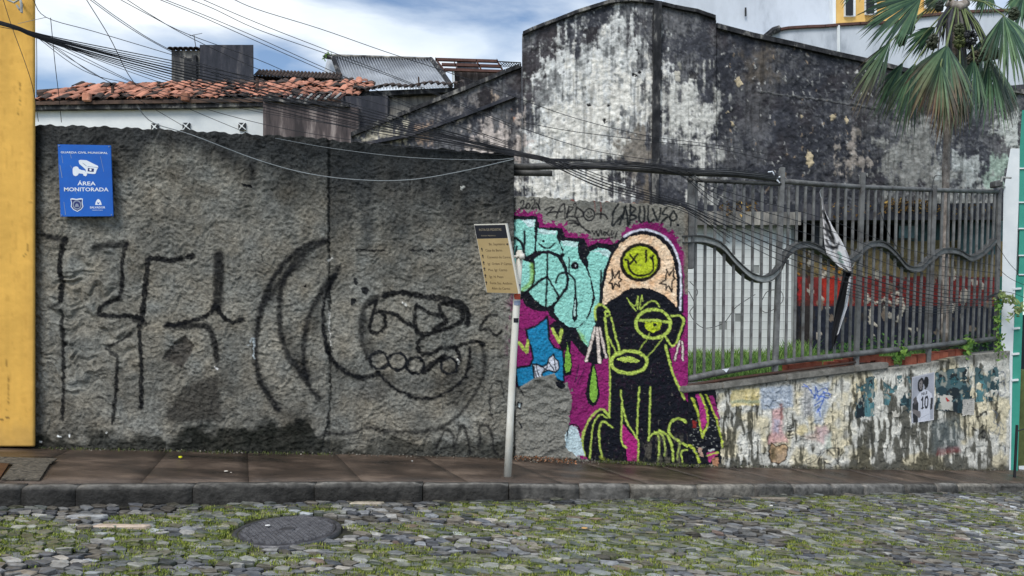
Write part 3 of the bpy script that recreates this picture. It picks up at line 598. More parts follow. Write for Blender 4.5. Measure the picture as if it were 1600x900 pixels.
    P.ell(1000.5, 410, 29.5, 27.5, (180, 196, 44), out=5.4, orgb=(20, 16, 18)); m, d = P.dist(np.array([(1000, 410), (1001, 410)], float), 27); mm = m[d < 24]; P.c[mm] *= (.75 + .5 * fbm(x[mm] / 6, y[mm] / 6, 72, 3))[:, None]
    for q in ([(984, 398), (994, 410)], [(996, 397), (984.5, 413)], [(1009, 392), (1009.5, 409)], [(977, 406), (981, 407), (983, 418), (990, 428), (1002, 431), (1015, 427), (1020.5, 418), (1019, 404), (1016, 402)], [(1017, 404), (1021, 400)]): P.stroke(q, 3.3, (20, 16, 18))
    s1 = [(956, 421), (960, 434), (968, 423), (967.5, 434), (971.5, 437), (966.5, 441), (967.5, 448.5), (961.5, 443), (956.5, 452), (957, 443), (952, 442), (956.5, 436), (956, 421)]
    s2 = [(1042, 421), (1046, 430), (1053.5, 418), (1052, 431), (1055, 435), (1050.5, 440), (1050, 456.5), (1045, 446), (1040, 453), (1041, 445), (1031, 443.5), (1040.5, 437), (1042, 421)]
    for s_ in (s1, s2): P.stroke(s_, 2.6, (22, 18, 20), sm=False)
    # the black dog
    P.poly([(948, 490), (956, 470), (975, 455), (995, 450), (1015, 450.5), (1038, 461), (1052, 474), (1064, 488), (1071, 496), (1071, 512), (1063, 533), (1052, 545), (1046, 545), (1052, 580), (1066, 612), (1075, 630), (1082, 660), (1082, 735), (957, 735), (951, 700), (953, 640)], BK)
    P.poly([(1048, 540), (1064, 536), (1070, 570), (1070, 618), (1060, 600), (1051, 570)], MAG)
    P.poly([(930, 490), (934, 478), (945, 480), (953, 500), (953, 560), (940, 520), (934, 560), (928, 545)], BK)
    P.poly([(911, 680), (922, 658), (936, 642), (950, 642), (958, 660), (958, 724), (920, 720), (911, 705)], BK)
    P.poly([(932, 512), (918, 552), (912, 565), (936, 570), (944, 560), (950, 560), (942, 515)], BK)
    for a, b, wd in (((930, 513), (916, 563), 4.4), ((933, 514), (937, 566), 4.8), ((937, 513), (947, 558), 3.4), ((1062, 533), (1054.5, 563), 2.8), ((1066.5, 535), (1067, 562), 2.8)):
        P.stroke([a, b], wd + 2.4, (24, 16, 24)); P.stroke([a, ((a[0] + b[0]) / 2, (a[1] + b[1]) / 2), b], wd, (226, 212, 202), .95)
    Gn = lambda pts, wd: P.stroke(pts, wd * .86, YGR, .97, .8)
    Gn([(931, 500), (929, 488), (933, 478), (941, 476), (950, 484)], 4); P.ell(949, 490, 5.4, 5.4, YGR, out=0); P.ell(949, 490, 2.3, 2.3, BK)
    Gn([(945, 496), (949, 528), (952, 552)], 4.2); Gn([(955, 496), (962, 525), (969, 552)], 3.4); Gn([(950, 524), (956, 538), (963, 552)], 2.6)
    Gn([(952, 548), (953, 600), (952, 650)], 2.8)
    P.ell(1020.5, 506, 27, 22.5, YGR, out=4.6, orgb=YGR, fill=False); Gn([(999, 501), (1020, 500), (1047, 504)], 4.5); P.poly([(1006.5, 503), (1034, 503), (1031, 514), (1020, 520.5), (1010, 515)], (178, 196, 44)); P.ell(1023.5, 507.5, 3.2, 2.8, BK)
    Gn([(1015, 521), (1006, 537), (998, 549)], 1.6); Gn([(1036, 528), (1024, 543), (1010, 560)], 1.6)
    Gn([(1049, 494), (1063, 494), (1068, 501), (1064, 516), (1057, 535), (1051, 541), (1044, 534), (1039, 524)], 3.8)
    for q in ([(980, 466), (985, 475), (993.5, 485.5)], [(985, 473), (993, 478), (996.5, 463)], [(996.8, 463), (996.5, 483)], [(1003.5, 461), (1000.5, 472), (1000.5, 483), (1006, 478), (1015, 471), (1024, 471), (1030.5, 479)], [(1003, 461), (1004, 471)]): Gn(q, 2.1)
    P.ell(983, 566, 28, 17.5, YGR, out=5, orgb=YGR, fill=False); P.poly([(963, 562), (972, 557.5), (986, 557), (1000, 563), (994, 567), (975, 566)], YGR)
    Gn([(1040, 540), (1044, 558), (1052, 585), (1061, 605), (1070, 624)], 4)
    # legs, slit and paws
    P.poly([(972, 660), (983, 676), (996, 686), (995.5, 726), (981, 726), (978, 698), (971, 686)], (166, 36, 116))
    Gn([(970, 611), (972, 640), (971, 688), (979, 700)], 3); Gn([(972, 630), (978, 655), (988, 674), (997, 688)], 3.2); Gn([(999, 605), (996, 650), (995, 684)], 3.4); Gn([(998, 688), (997, 724)], 3); Gn([(1016, 605), (1015, 650), (1014, 688)], 3.6)
    Gn([(952, 652), (945, 642), (936, 640), (922, 654), (912, 675), (909.5, 695), (914, 712)], 4); Gn([(948, 653), (939, 648), (928, 660), (924, 685), (922, 716)], 3); Gn([(957, 668), (945, 659), (938, 664), (936, 690), (941, 714)], 3.4)
    Gn([(1013, 688), (1018, 680), (1026, 678), (1030, 690), (1028, 726)], 3.6); Gn([(1023, 675), (1034, 679), (1039, 694), (1039, 712)], 3.6); Gn([(1030, 673), (1043, 681), (1050, 698), (1052, 720)], 4.2)
    Gn([(1071, 659), (1060, 654), (1049, 659), (1045, 672), (1048, 680), (1062, 690), (1080, 700)], 4.4); Gn([(1062, 693), (1058, 718)], 3); Gn([(1066, 722), (1065, 706), (1076, 703)], 3)
    for q in ([(950, 720), (956, 724)], [(995, 724), (1006, 726)], [(1026, 728), (1036, 730)], [(944, 718), (938, 714)]): P.stroke(q, 4, (150, 160, 60), .8, 2)
    # bare render patch and pale blob
    P.poly([(884, 672), (892, 664), (902, 668), (908, 690), (914, 712), (893, 712), (880, 702)], (196, 216, 220)); P.stroke([(886, 680), (887, 668), (893, 663), (902, 666), (907, 674)], 2.6, BK)
    m, i = P.inside(np.array([(804, 612), (820, 600), (840, 588), (853, 587), (866, 583), (872, 597), (886, 599), (893, 620), (893, 640), (886, 650), (889, 664), (882, 680), (884, 700), (900, 712), (915, 722), (804, 730)], float)); m = m[i]; P.c[m] = base[m] * 1.02
    P.poly([(868, 596), (878, 596), (884, 604), (876, 608), (870, 603)], BK)
    P.poly([(809, 628), (815, 630), (813, 638), (808, 637)], (206, 222, 226), out=2.4); P.stroke([(806, 598), (812, 608), (818, 618)], 3, BK, .8); P.stroke([(812, 660), (815, 668)], 3, BK, .9)
    e = sst(.35, .6, fbm(x / 12, y / 7, 55, 3)) * (x > 800) * (x < 806); P.c = P.c * (1 - .7 * e)[:, None]
    # tags along the top
    T = lambda pts, wd=2.2: P.stroke(pts, wd * 1.2, (18, 20, 26), .92, .7)
    for q in ([(814, 316), (817, 313), (819, 316), (816, 322), (813, 327), (821, 325)], [(824, 318), (822, 323), (825, 327), (828, 322), (825, 317)], [(830, 313), (834, 311), (835, 317), (830, 327), (838, 324)], [(838, 317), (842, 322), (844, 328)], [(843, 311), (841, 323), (844, 328)]): T(q, 2)
    T([(851, 328), (858, 325), (866, 323), (860, 329), (854, 335)]); T([(854, 334), (865, 331), (879, 331)]); T([(869, 341), (875, 324), (879, 319), (882, 320), (883, 342)]); T([(889, 322), (886, 340)]); T([(889, 323), (896, 325), (889, 331), (886, 334)]); T([(886, 339), (896, 338)])
    T([(902, 324), (899, 339), (910, 338), (911, 331), (903, 325)]); P.ell(920.5, 335.5, 8.5, 9, BK, out=2.2, fill=False); T([(916, 336), (920, 340), (926, 337)], 1.6); T([(918, 331), (919, 333)], 1.5); T([(923, 331), (924, 333)], 1.5); P.ell(898.5, 320, 2.2, 2.2, BK, out=1.4, fill=False)
    T([(931, 334), (944, 335), (950, 342)]); T([(939, 326), (938, 341)]); T([(886, 345), (893, 344), (900, 346)]); T([(889, 349), (900, 348), (904, 352)]); T([(896, 354), (904, 352)]); T([(901, 341), (907, 352), (922, 363)], 2.8)
    T([(925, 360), (928, 366), (931, 361), (934, 368)], 2); T([(935, 368), (938, 359), (941, 367)], 2); T([(943, 362), (944, 368), (948, 364), (943, 362)], 1.8); T([(951, 361), (949, 364), (953, 368)], 1.8); T([(956, 361), (956, 368), (960, 364)], 1.8); T([(964, 362), (961, 372)], 1.8); T([(925, 374), (948, 372), (958, 371)], 1.8)
    C_ = lambda pts, wd=3.4: P.stroke(pts, wd, (16, 24, 30), .95, .8)
    C_([(966, 319), (960, 328), (957, 342), (957.5, 353), (966, 343), (975, 334)]); C_([(968, 351), (974, 335), (977, 322), (979, 335), (982, 353)]); C_([(970, 342), (980, 341)], 2.4)
    C_([(985, 320), (984, 350)]); C_([(985, 322), (993, 327), (986, 335), (995, 339), (985, 345)]); C_([(1000, 323), (999, 345), (1007, 344), (1006, 323)]); C_([(1013, 322), (1013, 346), (1022, 344)])
    C_([(1020, 326), (1024, 336), (1027, 345), (1031, 335), (1032, 325)]); C_([(1042, 325), (1035, 334), (1043, 337), (1033, 348)]); C_([(1052, 329), (1046, 340), (1052, 345), (1058, 340), (1053, 331)]); C_([(1048, 344), (1048, 353)], 2.6); P.ell(1059, 351, 2.4, 2.4, BK)
    P.stroke([(893, 312), (900, 313)], 3, (150, 40, 34), .8); P.stroke([(929, 314), (960, 314), (1000, 317)], 1.8, (170, 96, 78), .6)
    for a in (929, 938): P.stroke([(a, 314), (a + 1, 330)], 1.4, (150, 50, 40), .5)
    # grime rising from the foot
    g = fbm(x / 5, y / 12, 66, 4); k = sst(-8, 22, y - 716 + 40 * (g - .5)) * (x > 955) * .75; P.c = P.c * (1 - k)[:, None] + (lin((52, 54, 34)) * (.9 + .5 * g)[:, None]) * k[:, None]
    k = sst(672, 690, y) * (1 - sst(722, 740, y)) * sst(1000, 1010, x) * sst(.48, .62, g) * .6; P.c = P.c * (1 - k)[:, None] + lin((96, 92, 82)) * k[:, None]
    chip = (fbm(x / 3, y / 3, 78, 2) > .83); P.c[chip] = P.c[chip] * .6 + lin((120, 116, 106)) * .4
    k = sst(1066, 1072, x + 8 * (fbm(x / 6, y / 9, 79, 3) - .5)) * (y < 460); P.c = P.c * (1 - k)[:, None] + (lin((120, 114, 104)) * (.5 + f)[:, None]) * k[:, None]
    return P.c
def mural_relief(x, y, c):
    wx = x + 7 * (fbm(x / 20, y / 20, 60, 2) - .5) * 2; wy = y + 7 * (fbm(x / 20, y / 20, 61, 2) - .5) * 2
    h = .013 * (fbm(wx / 8, wy / 8, 40, 3) - .5) + .010 * (1 - abs(2 * fbm(wx / 7, wy / 6, 43, 2) - 1) - .7) + .006 * (fbm(x / 2.6, y / 2.6, 45, 2) - .5)
    s = sdf(x, y, [(804, 612), (840, 588), (866, 583), (886, 599), (893, 640), (889, 664), (884, 700), (915, 722), (804, 730)]); k = 1 - sst(-2, 1, s)
    sw = fbm(wx / 16, wy / 9, 47, 3); return h + k * (.018 + .055 * (np.floor(sw * 8) / 8 - .5))
relief_wall('mural_wall', 803.3, 1075, lambda a: pl((803, 307), (850, 308), (900, 313), (1000, 318), (1060, 321), (1070, 325), (1075, 332))(a) + .9 * math.sin(a / 3.1) + .7 * math.sin(a / 1.7), pl((803, 722), (915, 727), (1000, 733), (1075, 736)), YM, 1.1, mural_paint, mural_relief, .18, M['mural'],
            label='low rough wall with painted black dog in a tall hat beside mint graffiti letters', cat='wall')

# ---------------------------------------------------------------- low white wall, right
def low_paint(x, y):
    top = np.interp(x, [1075, 1560], [612, 552]); v = (y - top) / (735 - top)
    n = fbm(x / 30, y / 30, 1, 5); st = fbm(x / 4.5, y / 26, 12, 4); g = fbm(x / 16, y / 12, 33, 4)
    white = np.tile(lin((222, 219, 208)), (len(x), 1)) * (.80 + .35 * n)[:, None]
    cream = sst(.5, .68, fbm(x / 26, y / 30, 81, 3))[:, None]; white = white * (1 - .5 * cream) + lin((226, 206, 150)) * .5 * cream
    drk = np.interp(x, [1075, 1110, 1150, 1190, 1225, 1320, 1340, 1400, 1480, 1530, 1575], [.48, .52, .52, .38, .10, .14, .52, .52, .50, .36, .06])
    m = sst(.585, .70, st * .62 + g * .22 + .14 * fbm(x / 2.6, y / 9, 37, 3) + drk * (.17 + .27 * v)); m = np.clip(m + sst(.90, .99, v + .12 * (g - .5)), 0, 1) * .88
    dc = lin((54, 52, 38)) * (.5 + .9 * fbm(x / 7, y / 18, 91, 3))[:, None]; c = white * (1 - m)[:, None] + dc * m[:, None]
    dr = sst(.64, .72, fbm(x / 3.2, y / 40, 93, 3)) * sst(.0, .08, v) * (1 - sst(.6, 1, v)) * .6; c = c * (1 - dr)[:, None] + lin((40, 40, 36)) * dr[:, None]
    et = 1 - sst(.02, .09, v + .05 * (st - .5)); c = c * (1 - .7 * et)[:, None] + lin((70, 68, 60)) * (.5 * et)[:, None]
    P = Paint(x, y, c, 1.0, 4)
    # end of the mural, round the corner
    P.poly([(1070, 612), (1116, 606), (1122, 640), (1126, 680), (1126, 722), (1070, 735)], BK)
    P.poly([(1086, 617), (1096, 616), (1103, 640), (1104, 660), (1098, 672), (1094, 655), (1091, 635)], (186, 52, 136)); P.poly([(1106, 617), (1112, 618), (1122, 640), (1124, 672), (1118, 650)], (150, 40, 110))
    Gn = lambda pts, wd: P.stroke(pts, wd, (190, 206, 74), .97, .7)
    Gn([(1080, 622), (1088, 640), (1094, 662), (1096, 684)], 3.4); Gn([(1094, 617), (1101, 632), (1106, 650), (1104, 668), (1096, 682)], 3.4); Gn([(1102, 616), (1110, 632), (1118, 652), (1126, 680), (1128, 700)], 2.6); Gn([(1070, 693), (1082, 700), (1092, 722)], 4)
    P.poly([(1103, 708), (1116, 704), (1122, 708), (1112, 718), (1108, 722)], (176, 60, 120)); Gn([(1104, 712), (1114, 709), (1122, 706)], 2.4); P.poly([(1081, 656), (1089, 658), (1087, 668), (1081, 668)], (150, 40, 34), .8)
    P.poly([(1088, 698), (1096, 700), (1098, 714), (1092, 712)], (196, 160, 140)); P.poly([(1112, 716), (1122, 714), (1121, 728), (1113, 727)], (190, 136, 104), .9); P.stroke([(1108, 704), (1115, 702)], 2.6, (226, 228, 220), sm=False)
    for k in range(60):
        a = 1078 + 46 * hash2(np.array([k]), np.array([3]), 2)[0]; b = 650 + 65 * hash2(np.array([k]), np.array([5]), 2)[0]; P.ell(a, b, 1.2, 1.0, (150, 150, 142), .7)
    # faded painted figures and lettering
    S_ = P.soft_poly
    S_([(1142, 610), (1187, 606), (1187, 632), (1142, 636)], (228, 208, 140), .75, 2); P.stroke([(1145, 628), (1158, 627), (1170, 628), (1185, 628)], 5, (130, 156, 138), .6, 2)
    S_([(1188, 606), (1238, 602), (1238, 636), (1190, 640)], (176, 188, 204), .75, 3)
    for r_ in range(4): P.stroke([(1191 + 4 * (k % 12), 612 + 8 * r_ + (1.8 if k % 2 else -1.8)) for k in range(11)], 1.6, (128, 142, 164), .55)
    S_([(1206, 640), (1222, 638), (1222, 668), (1230, 690), (1200, 694), (1205, 670)], (222, 168, 168), .75, 3); S_([(1208, 655), (1218, 655), (1216, 676), (1207, 676)], (172, 184, 206), .6, 3); P.stroke([(1219, 632), (1221, 655)], 4, (130, 60, 50), .7, 2)
    S_([(1252, 604), (1268, 602), (1268, 650), (1254, 654)], (168, 168, 172), .6, 4); S_([(1268, 600), (1296, 596), (1292, 640), (1284, 664), (1270, 660)], (186, 196, 210), .8, 4)
    for q in ([(1252, 604), (1262, 606), (1268, 614)], [(1256, 600), (1266, 610)], [(1272, 622), (1274, 604), (1278, 624)], [(1276, 612), (1290, 606), (1297, 620)], [(1274, 626), (1288, 614), (1280, 640)], [(1272, 634), (1284, 626), (1276, 644)], [(1278, 640), (1280, 650)], [(1286, 612), (1298, 616)], [(1270, 616), (1294, 622)]): P.stroke(q, 1.8, (44, 96, 190), .85)
    S_([(1246, 664), (1256, 662), (1262, 672), (1250, 682), (1244, 678)], (228, 210, 160), .8, 3); S_([(1274, 668), (1292, 664), (1296, 680), (1286, 694), (1276, 688)], (222, 190, 188), .8, 4); S_([(1256, 680), (1280, 676), (1282, 688), (1258, 688)], (228, 200, 182), .5, 3); S_([(1288, 680), (1298, 676), (1298, 700), (1288, 702)], (190, 204, 196), .6, 3)
    for k in range(4): P.stroke([(1230, 670 + 5 * k), (1238, 668.5 + 5 * k)], 2.2, (24, 22, 24), .9, .6)
    for q in ([(1247, 684), (1256, 682), (1270, 684), (1282, 684)], [(1276, 686), (1278, 700)], [(1232, 652), (1240, 658)], [(1240, 612), (1242, 618)], [(1244, 636), (1252, 630)]): P.stroke(q, 1.3, (70, 60, 60), .6)
    P.poly([(1206, 692), (1213, 698), (1226, 694), (1230, 702), (1228, 716), (1216, 724), (1205, 722), (1200, 705)], (176, 140, 100), .8, out=1.8, orgb=(50, 40, 34)); P.soft_poly([(1203, 700), (1212, 698), (1212, 718), (1204, 718)], (90, 78, 50), .8, 3)
    for q in ([(1264, 716), (1258, 718), (1260, 724), (1270, 722), (1278, 714), (1282, 704)], [(1276, 726), (1284, 710), (1294, 704), (1300, 712)], [(1280, 716), (1292, 718)], [(1286, 722), (1296, 726)], [(1300, 700), (1310, 702), (1308, 720), (1316, 706)], [(1304, 716), (1312, 728)]): P.stroke(q, 1.7, (34, 30, 32), .85)
    # right end: scribbles
    for q in ([(1560, 585), (1566, 580), (1570, 592), (1562, 598)], [(1558, 600), (1568, 596), (1570, 612), (1562, 618), (1558, 610)], [(1550, 640), (1558, 648), (1552, 660), (1562, 668), (1556, 690)], [(1544, 672), (1552, 676), (1562, 660), (1568, 672)], [(1566, 690), (1570, 706), (1566, 716)]): P.stroke(q, 1.3, (90, 104, 130), .7)
    for q in ([(1526, 652), (1538, 644), (1541, 648)], [(1532, 676), (1538, 672), (1538, 684), (1534, 682)], [(1536, 664), (1532, 668)], [(1519, 668), (1524, 672)]): P.stroke(q, 2.6, (16, 16, 18), .9)
    S_([(1465, 700), (1500, 696), (1500, 706), (1462, 712)], (120, 36, 40), .7, 3)
    S_([(1454, 660), (1500, 652), (1502, 700), (1456, 706)], (110, 122, 124), .45, 6)
    return P.c
def low_relief(x, y, c):
    pk = sst(.46, .54, fbm(x / 9, y / 11, 51, 4)); return .010 * pk + .008 * (fbm(x / 4, y / 5, 52, 3) - .5) + .02 * (fbm(x / 50, y / 40, 53, 2) - .5)
relief_wall('low_wall', 1075.5, 1577, pl((1075, 612), (1130, 606), (1337, 582), (1450, 568), (1490, 558), (1577, 548)), pl((1075, 742), (1577, 745)), YL, 1.15, low_paint, low_relief, .22, M['lowwall'],
            label='low stained whitewashed wall with peeling paint under the iron fence', cat='wall')
mb = MB(); pts = [(1070, 613), (1130, 607), (1230, 594), (1337, 581), (1390, 575)]
for i in range(len(pts) - 1):
    mb = MB(); (a, b), (c, d) = pts[i], pts[i + 1]; c -= .8; Ya, Yb = YL(a) - .05, YL(c) - .05
    p, q = np.array(at(a, b - 9, Ya)), np.array(at(c, d - 9, Yb)); p2, q2 = np.array(at(a, b + 1, Ya)), np.array(at(c, d + 1, Yb))
    mb.hexa([p2, q2, q, p], (-.14, .24, 0)); o = mb.build('coping_stone', M['concrete'], bpy.data.objects['low_wall']); bevel(o, .012, 2)

# ================================================================== ruin and buildings behind
gcore = [(838, 165), (852, 120), (880, 92), (925, 62), (962, 34), (985, 45), (1006, 75), (1022, 120), (1022, 190), (985, 200), (965, 225), (943, 245), (940, 330), (806, 330), (818, 290), (826, 230)]
pcore = [(1048, 135), (1075, 124), (1098, 122), (1112, 170), (1122, 190), (1112, 270), (1098, 320), (1084, 320), (1086, 240), (1062, 215), (1036, 210), (1034, 160)]
def ruin_paint(x, y):
    n = fbm(x / 34, y / 34, 1, 5); f = .6 * fbm(x / 7, y / 8, 12, 4) + .4 * fbm(x / 2.4, y / 2.8, 13, 3); st = fbm(x / 4, y / 50, 21, 5); b = fbm(x / 80, y / 70, 6, 3)
    dark = lin((66, 68, 75))[None, :] * (.1 + .9 * n + 1.1 * f)[:, None]
    br = sst(.5, .7, fbm(x / 45, y / 60, 7, 3))[:, None]; dark = dark * (1 - .3 * br) + lin((92, 78, 72)) * (.4 + .6 * st)[:, None] * .3 * br
    c = dark
    grey = sst(.50, .62, .5 * f + .5 * n + .05) ; c = c * (1 - .40 * grey)[:, None] + lin((132, 132, 132)) * (.40 * grey)[:, None]
    def add(c, pts, rgb, feather, gain, hard=.05, seed=0):
        d = sdf(x, y, pts); w = .5 - d / feather; q = w * .55 + (fbm(x / 15, y / 17, 100 + seed, 5) - .5) * gain + (f - .5) * .9 + (st - .5) * .5
        q = q + .6 * (fbm(x / 3.6, y / 4.6, 130 + seed, 4) - .5) + .5 * (st - .5); k = sst(.35 - hard * 3.2, .35 + hard * 3.2, q); return c * (1 - k)[:, None] + (lin(rgb)[None, :] * (.72 + .38 * f + .15 * n)[:, None]) * k[:, None]
    c = add(c, [(p[0], p[1]) for p in gcore], (140, 142, 142), 26, 1.5, .1, 3)
    c = add(c, gcore, (212, 214, 212), 62, 1.5, .07, 1); c = add(c, [(850, 175), (900, 150), (960, 95), (1005, 120), (1016, 180), (975, 200), (940, 240), (935, 325), (820, 325), (835, 240)], (222, 220, 212), 70, 1.1, .06, 19)
    c = add(c, pcore, (204, 204, 198), 34, 1.3, .08, 2)
    c = add(c, [(968, 222), (990, 200), (1012, 205), (1018, 240), (990, 262), (975, 250)], (132, 126, 118), 20, 1.8, .08, 5)
    c = add(c, [(1004, 285), (1018, 280), (1022, 330), (1004, 330)], (118, 110, 100), 12, 1.4, .08, 6)
    # left raking wall
    c = add(c, [(565, 214), (600, 190), (625, 196), (640, 212), (600, 226), (560, 226)], (188, 182, 164), 24, 1.6, .06, 7)
    c = add(c, [(690, 160), (725, 150), (750, 165), (720, 188), (695, 186)], (128, 124, 122), 30, 1.5, .08, 8)
    c = add(c, [(735, 200), (790, 185), (806, 190), (808, 240), (740, 240)], (196, 186, 180), 26, 1.6, .06, 9)
    c = add(c, [(650, 200), (668, 196), (672, 224), (652, 228)], (168, 146, 128), 10, 1.2, .07, 10)
    c = add(c, [(766, 146), (780, 148), (776, 165), (768, 160)], (176, 160, 144), 8, .8, .05, 10); c = add(c, [(800, 172), (806, 176), (806, 196), (801, 190)], (190, 140, 112), 6, .8, .05, 10)
    # right side
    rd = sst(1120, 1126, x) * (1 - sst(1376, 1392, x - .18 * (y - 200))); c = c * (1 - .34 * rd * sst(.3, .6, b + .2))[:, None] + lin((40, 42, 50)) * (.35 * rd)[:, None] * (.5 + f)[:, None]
    c = add(c, [(1175, 90), (1200, 80), (1215, 120), (1195, 128), (1176, 122)], (92, 86, 80), 20, 1.8, .16, 11)
    c = add(c, [(1300, 225), (1340, 205), (1352, 250), (1330, 262)], (160, 152, 144), 22, 2.0, .06, 12)
    c = add(c, [(1392, 205), (1420, 185), (1470, 190), (1480, 300), (1400, 300), (1380, 262)], (146, 146, 142), 30, 2.0, .09, 13)
    c = add(c, [(1486, 235), (1530, 245), (1536, 300), (1480, 300)], (176, 180, 178), 24, 1.8, .08, 14)
    c = add(c, [(1555, 180), (1592, 170), (1596, 232), (1560, 234)], (186, 190, 186), 14, 1.4, .05, 15); c = add(c, [(1542, 240), (1570, 240), (1572, 290), (1542, 290)], (160, 178, 166), 12, 1.4, .06, 15)
    c = add(c, [(1440, 300), (1560, 300), (1560, 350), (1440, 350)], (150, 150, 146), 24, 1.8, .08, 16)
    rn = sst(.52, .66, fbm(x / 2.8, y / 46, 171, 4)) * sst(.35, .6, n); c = c * (1 - .38 * rn)[:, None]; lt = sst(.62, .74, fbm(x / 3.2, y / 4, 172, 4)) * sst(.4, .6, b); c = c * (1 - .35 * lt)[:, None] + lin((150, 152, 154)) * (.35 * lt)[:, None]
    # light flecks
    P = Paint(x, y, c, 1.5, 5)
    rr = random.Random(9)
    for k in range(150):
        a, b_ = rr.uniform(1125, 1400), rr.uniform(70, 300); P.stroke([(a, b_), (a + rr.uniform(-2, 2), b_ + rr.uniform(1, 5))], rr.uniform(.8, 2.4), rr.choice([(170, 170, 168), (196, 196, 192), (150, 132, 110)]), .8, .5)
    for pts in ([(1148, 124), (1156, 120), (1160, 132), (1152, 136)], [(1300, 178), (1306, 184), (1299, 191), (1296, 184)], [(1322, 180), (1328, 186), (1322, 196), (1319, 188)], [(1262, 234), (1270, 242), (1272, 256), (1262, 262), (1259, 246)], [(1251, 178), (1256, 182), (1251, 184)], [(1138, 172), (1140, 176), (1134, 176)], [(1142, 190), (1149, 196), (1142, 198)]): P.poly(pts, (206, 190, 158), .9)
    for pts in ([(912, 46), (936, 40), (930, 60), (918, 70)], [(1078, 112), (1092, 114), (1088, 124), (1076, 122)], [(746, 145), (768, 140), (770, 175), (750, 172)]): P.poly(pts, (44, 42, 46), .85)
    P.poly([(1054, 112), (1062, 112), (1062, 128), (1054, 126)], (196, 192, 180), .9); P.poly([(1060, 97), (1064, 97), (1064, 109), (1060, 107)], (150, 150, 140), .8)
    for a, b_ in ((994, 80), (998, 84), (989, 117), (994, 118), (999, 114), (945, 188), (946, 191), (951, 166), (920, 164)): P.ell(a, b_, 2.4, 2, (26, 26, 30))
    P.stroke([(1182, 142), (1240, 150), (1300, 158), (1370, 168)], 1.4, (150, 152, 150), .45, 1); P.stroke([(1182, 144), (1240, 152), (1370, 171)], 2, (22, 24, 28), .8)
    for a in (1028,): P.stroke([(1021, 3), (1020, 120), (1018, 320)], 2.4, (30, 30, 34), .6)
    P.stroke([(820, 60), (818, 330)], 5, (44, 44, 46), .55, 3); P.stroke([(1117, 35), (1116, 170)], 4, (36, 36, 40), .6, 2)
    return P.c
def ruin_relief(x, y, c):
    lum = c.mean(1); return .035 * np.minimum(lum, .5) + .05 * (fbm(x / 20, y / 20, 51, 4) - .5) + .03 * (fbm(x / 5, y / 5, 52, 2) - .5)
ru = empty('ruined_building', at(960, 330, 15.3), label='tall derelict building with arched gable, white plaster peeling under black mould', cat='building')
def part_at(o, root):
    o.parent = root; o.matrix_parent_inverse = root.matrix_world.inverted() if False else o.matrix_parent_inverse
    for v in []: pass
    return o
def under(root, o):
    o.parent = root; o.location = -root.location if o.type == 'MESH' else o.location; return o
YR = pl((540, 17.0), (815, 15.3), (1028, 15.3), (1120, 15.3), (1600, 18.6), (1760, 19.6))
wob = lambda f, a=1.2: (lambda p: f(p) + a * (math.sin(p / 3.1) * .5 + math.sin(p / 7.7) * .5 + .6 * math.sin(p / 1.7)))
ltop = pl((548, 212), (600, 190), (650, 170), (700, 150), (760, 126), (792, 112), (814, 104))
ctop = pl((816, 53), (840, 42), (870, 31), (900, 19), (925, 11), (955, 2), (985, -1), (1010, 1), (1032, 5), (1060, 12), (1090, 17), (1118, 27))
rtop = pl((1119, 40), (1180, 56), (1240, 69), (1300, 83), (1356, 95), (1410, 109), (1480, 124), (1575, 140), (1760, 170))
o1 = under(ru, relief_wall('raking_wall', 548, 815.5, wob(ltop), pl((540, 330), (816, 330)), lambda p: 15.55, 1.8, ruin_paint, ruin_relief, .3, M['peel']))
o2 = under(ru, relief_wall('gable_wall', 816, 1119, wob(ctop, .8), pl((800, 345), (1120, 345)), lambda p: 15.3, 1.35, ruin_paint, ruin_relief, .35, M['peel']))
YRR = lambda p: 15.3 / (1 - .20 * ((p - CX) / FPX - .2762)) 
o3 = under(ru, relief_wall('side_wall', 1119.5, 1640, wob(rtop, .8), pl((1100, 350), (1640, 350)), lambda p: YRR(p) + .12, 1.5, ruin_paint, ruin_relief, .35, M['peel']))
def bar(mb, a, b, w, t, dy=0):     # plank along a line facing the camera: w height, t depth
    a = np.array(a, float); b = np.array(b, float); mb.hexa([a + (0, dy, -w / 2), b + (0, dy, -w / 2), b + (0, dy, w / 2), a + (0, dy, w / 2)], (0, t, 0))
def coping(f, x0, x1, Yf, step, wd, name, root, up=2):
    mb = MB(); x = x0
    while x < x1 - 1:
        e = min(x1, x + step); bar(mb, at(x, f(x) - up, Yf(x) - .09), at(e - .4, f(e) - up, Yf(e) - .09), wd, .55, 0); x = e
    return under(root, mb.build(name, M['mould'], None))
coping(ltop, 548, 815, lambda p: 15.55, 22, .09, 'coping', ru); coping(ctop, 817, 1119, lambda p: 15.3, 17, .07, 'coping', ru, 1); coping(rtop, 1120, 1640, lambda p: YRR(p) + .12, 60, .10, 'coping', ru, 1)
mb = MB(); pts = [(566, 226), (640, 212), (720, 183), (806, 150)]
for i in range(3): bar(mb, at(*pts[i], 15.5), at(*pts[i + 1], 15.5), .07, .1, -.06)
under(ru, mb.build('string_course', M['mould_dark'], None))
mb = MB(); mb.prism([at(1021, 3, 15.28), at(1033, 5, 15.28), at(1027, 345, 15.28), at(1017, 345, 15.28)], (0, -.10, 0)); under(ru, fix_normals(mb.build('pilaster', M['mould'], None)))
mb = MB(); mb.prism([at(1574, 134, 17.6), at(1640, 128, 17.6), at(1640, 146, 17.6), at(1574, 146, 17.6)], (0, .5, 0)); under(ru, fix_normals(mb.build('cornice', M['mould_dark'], None)))

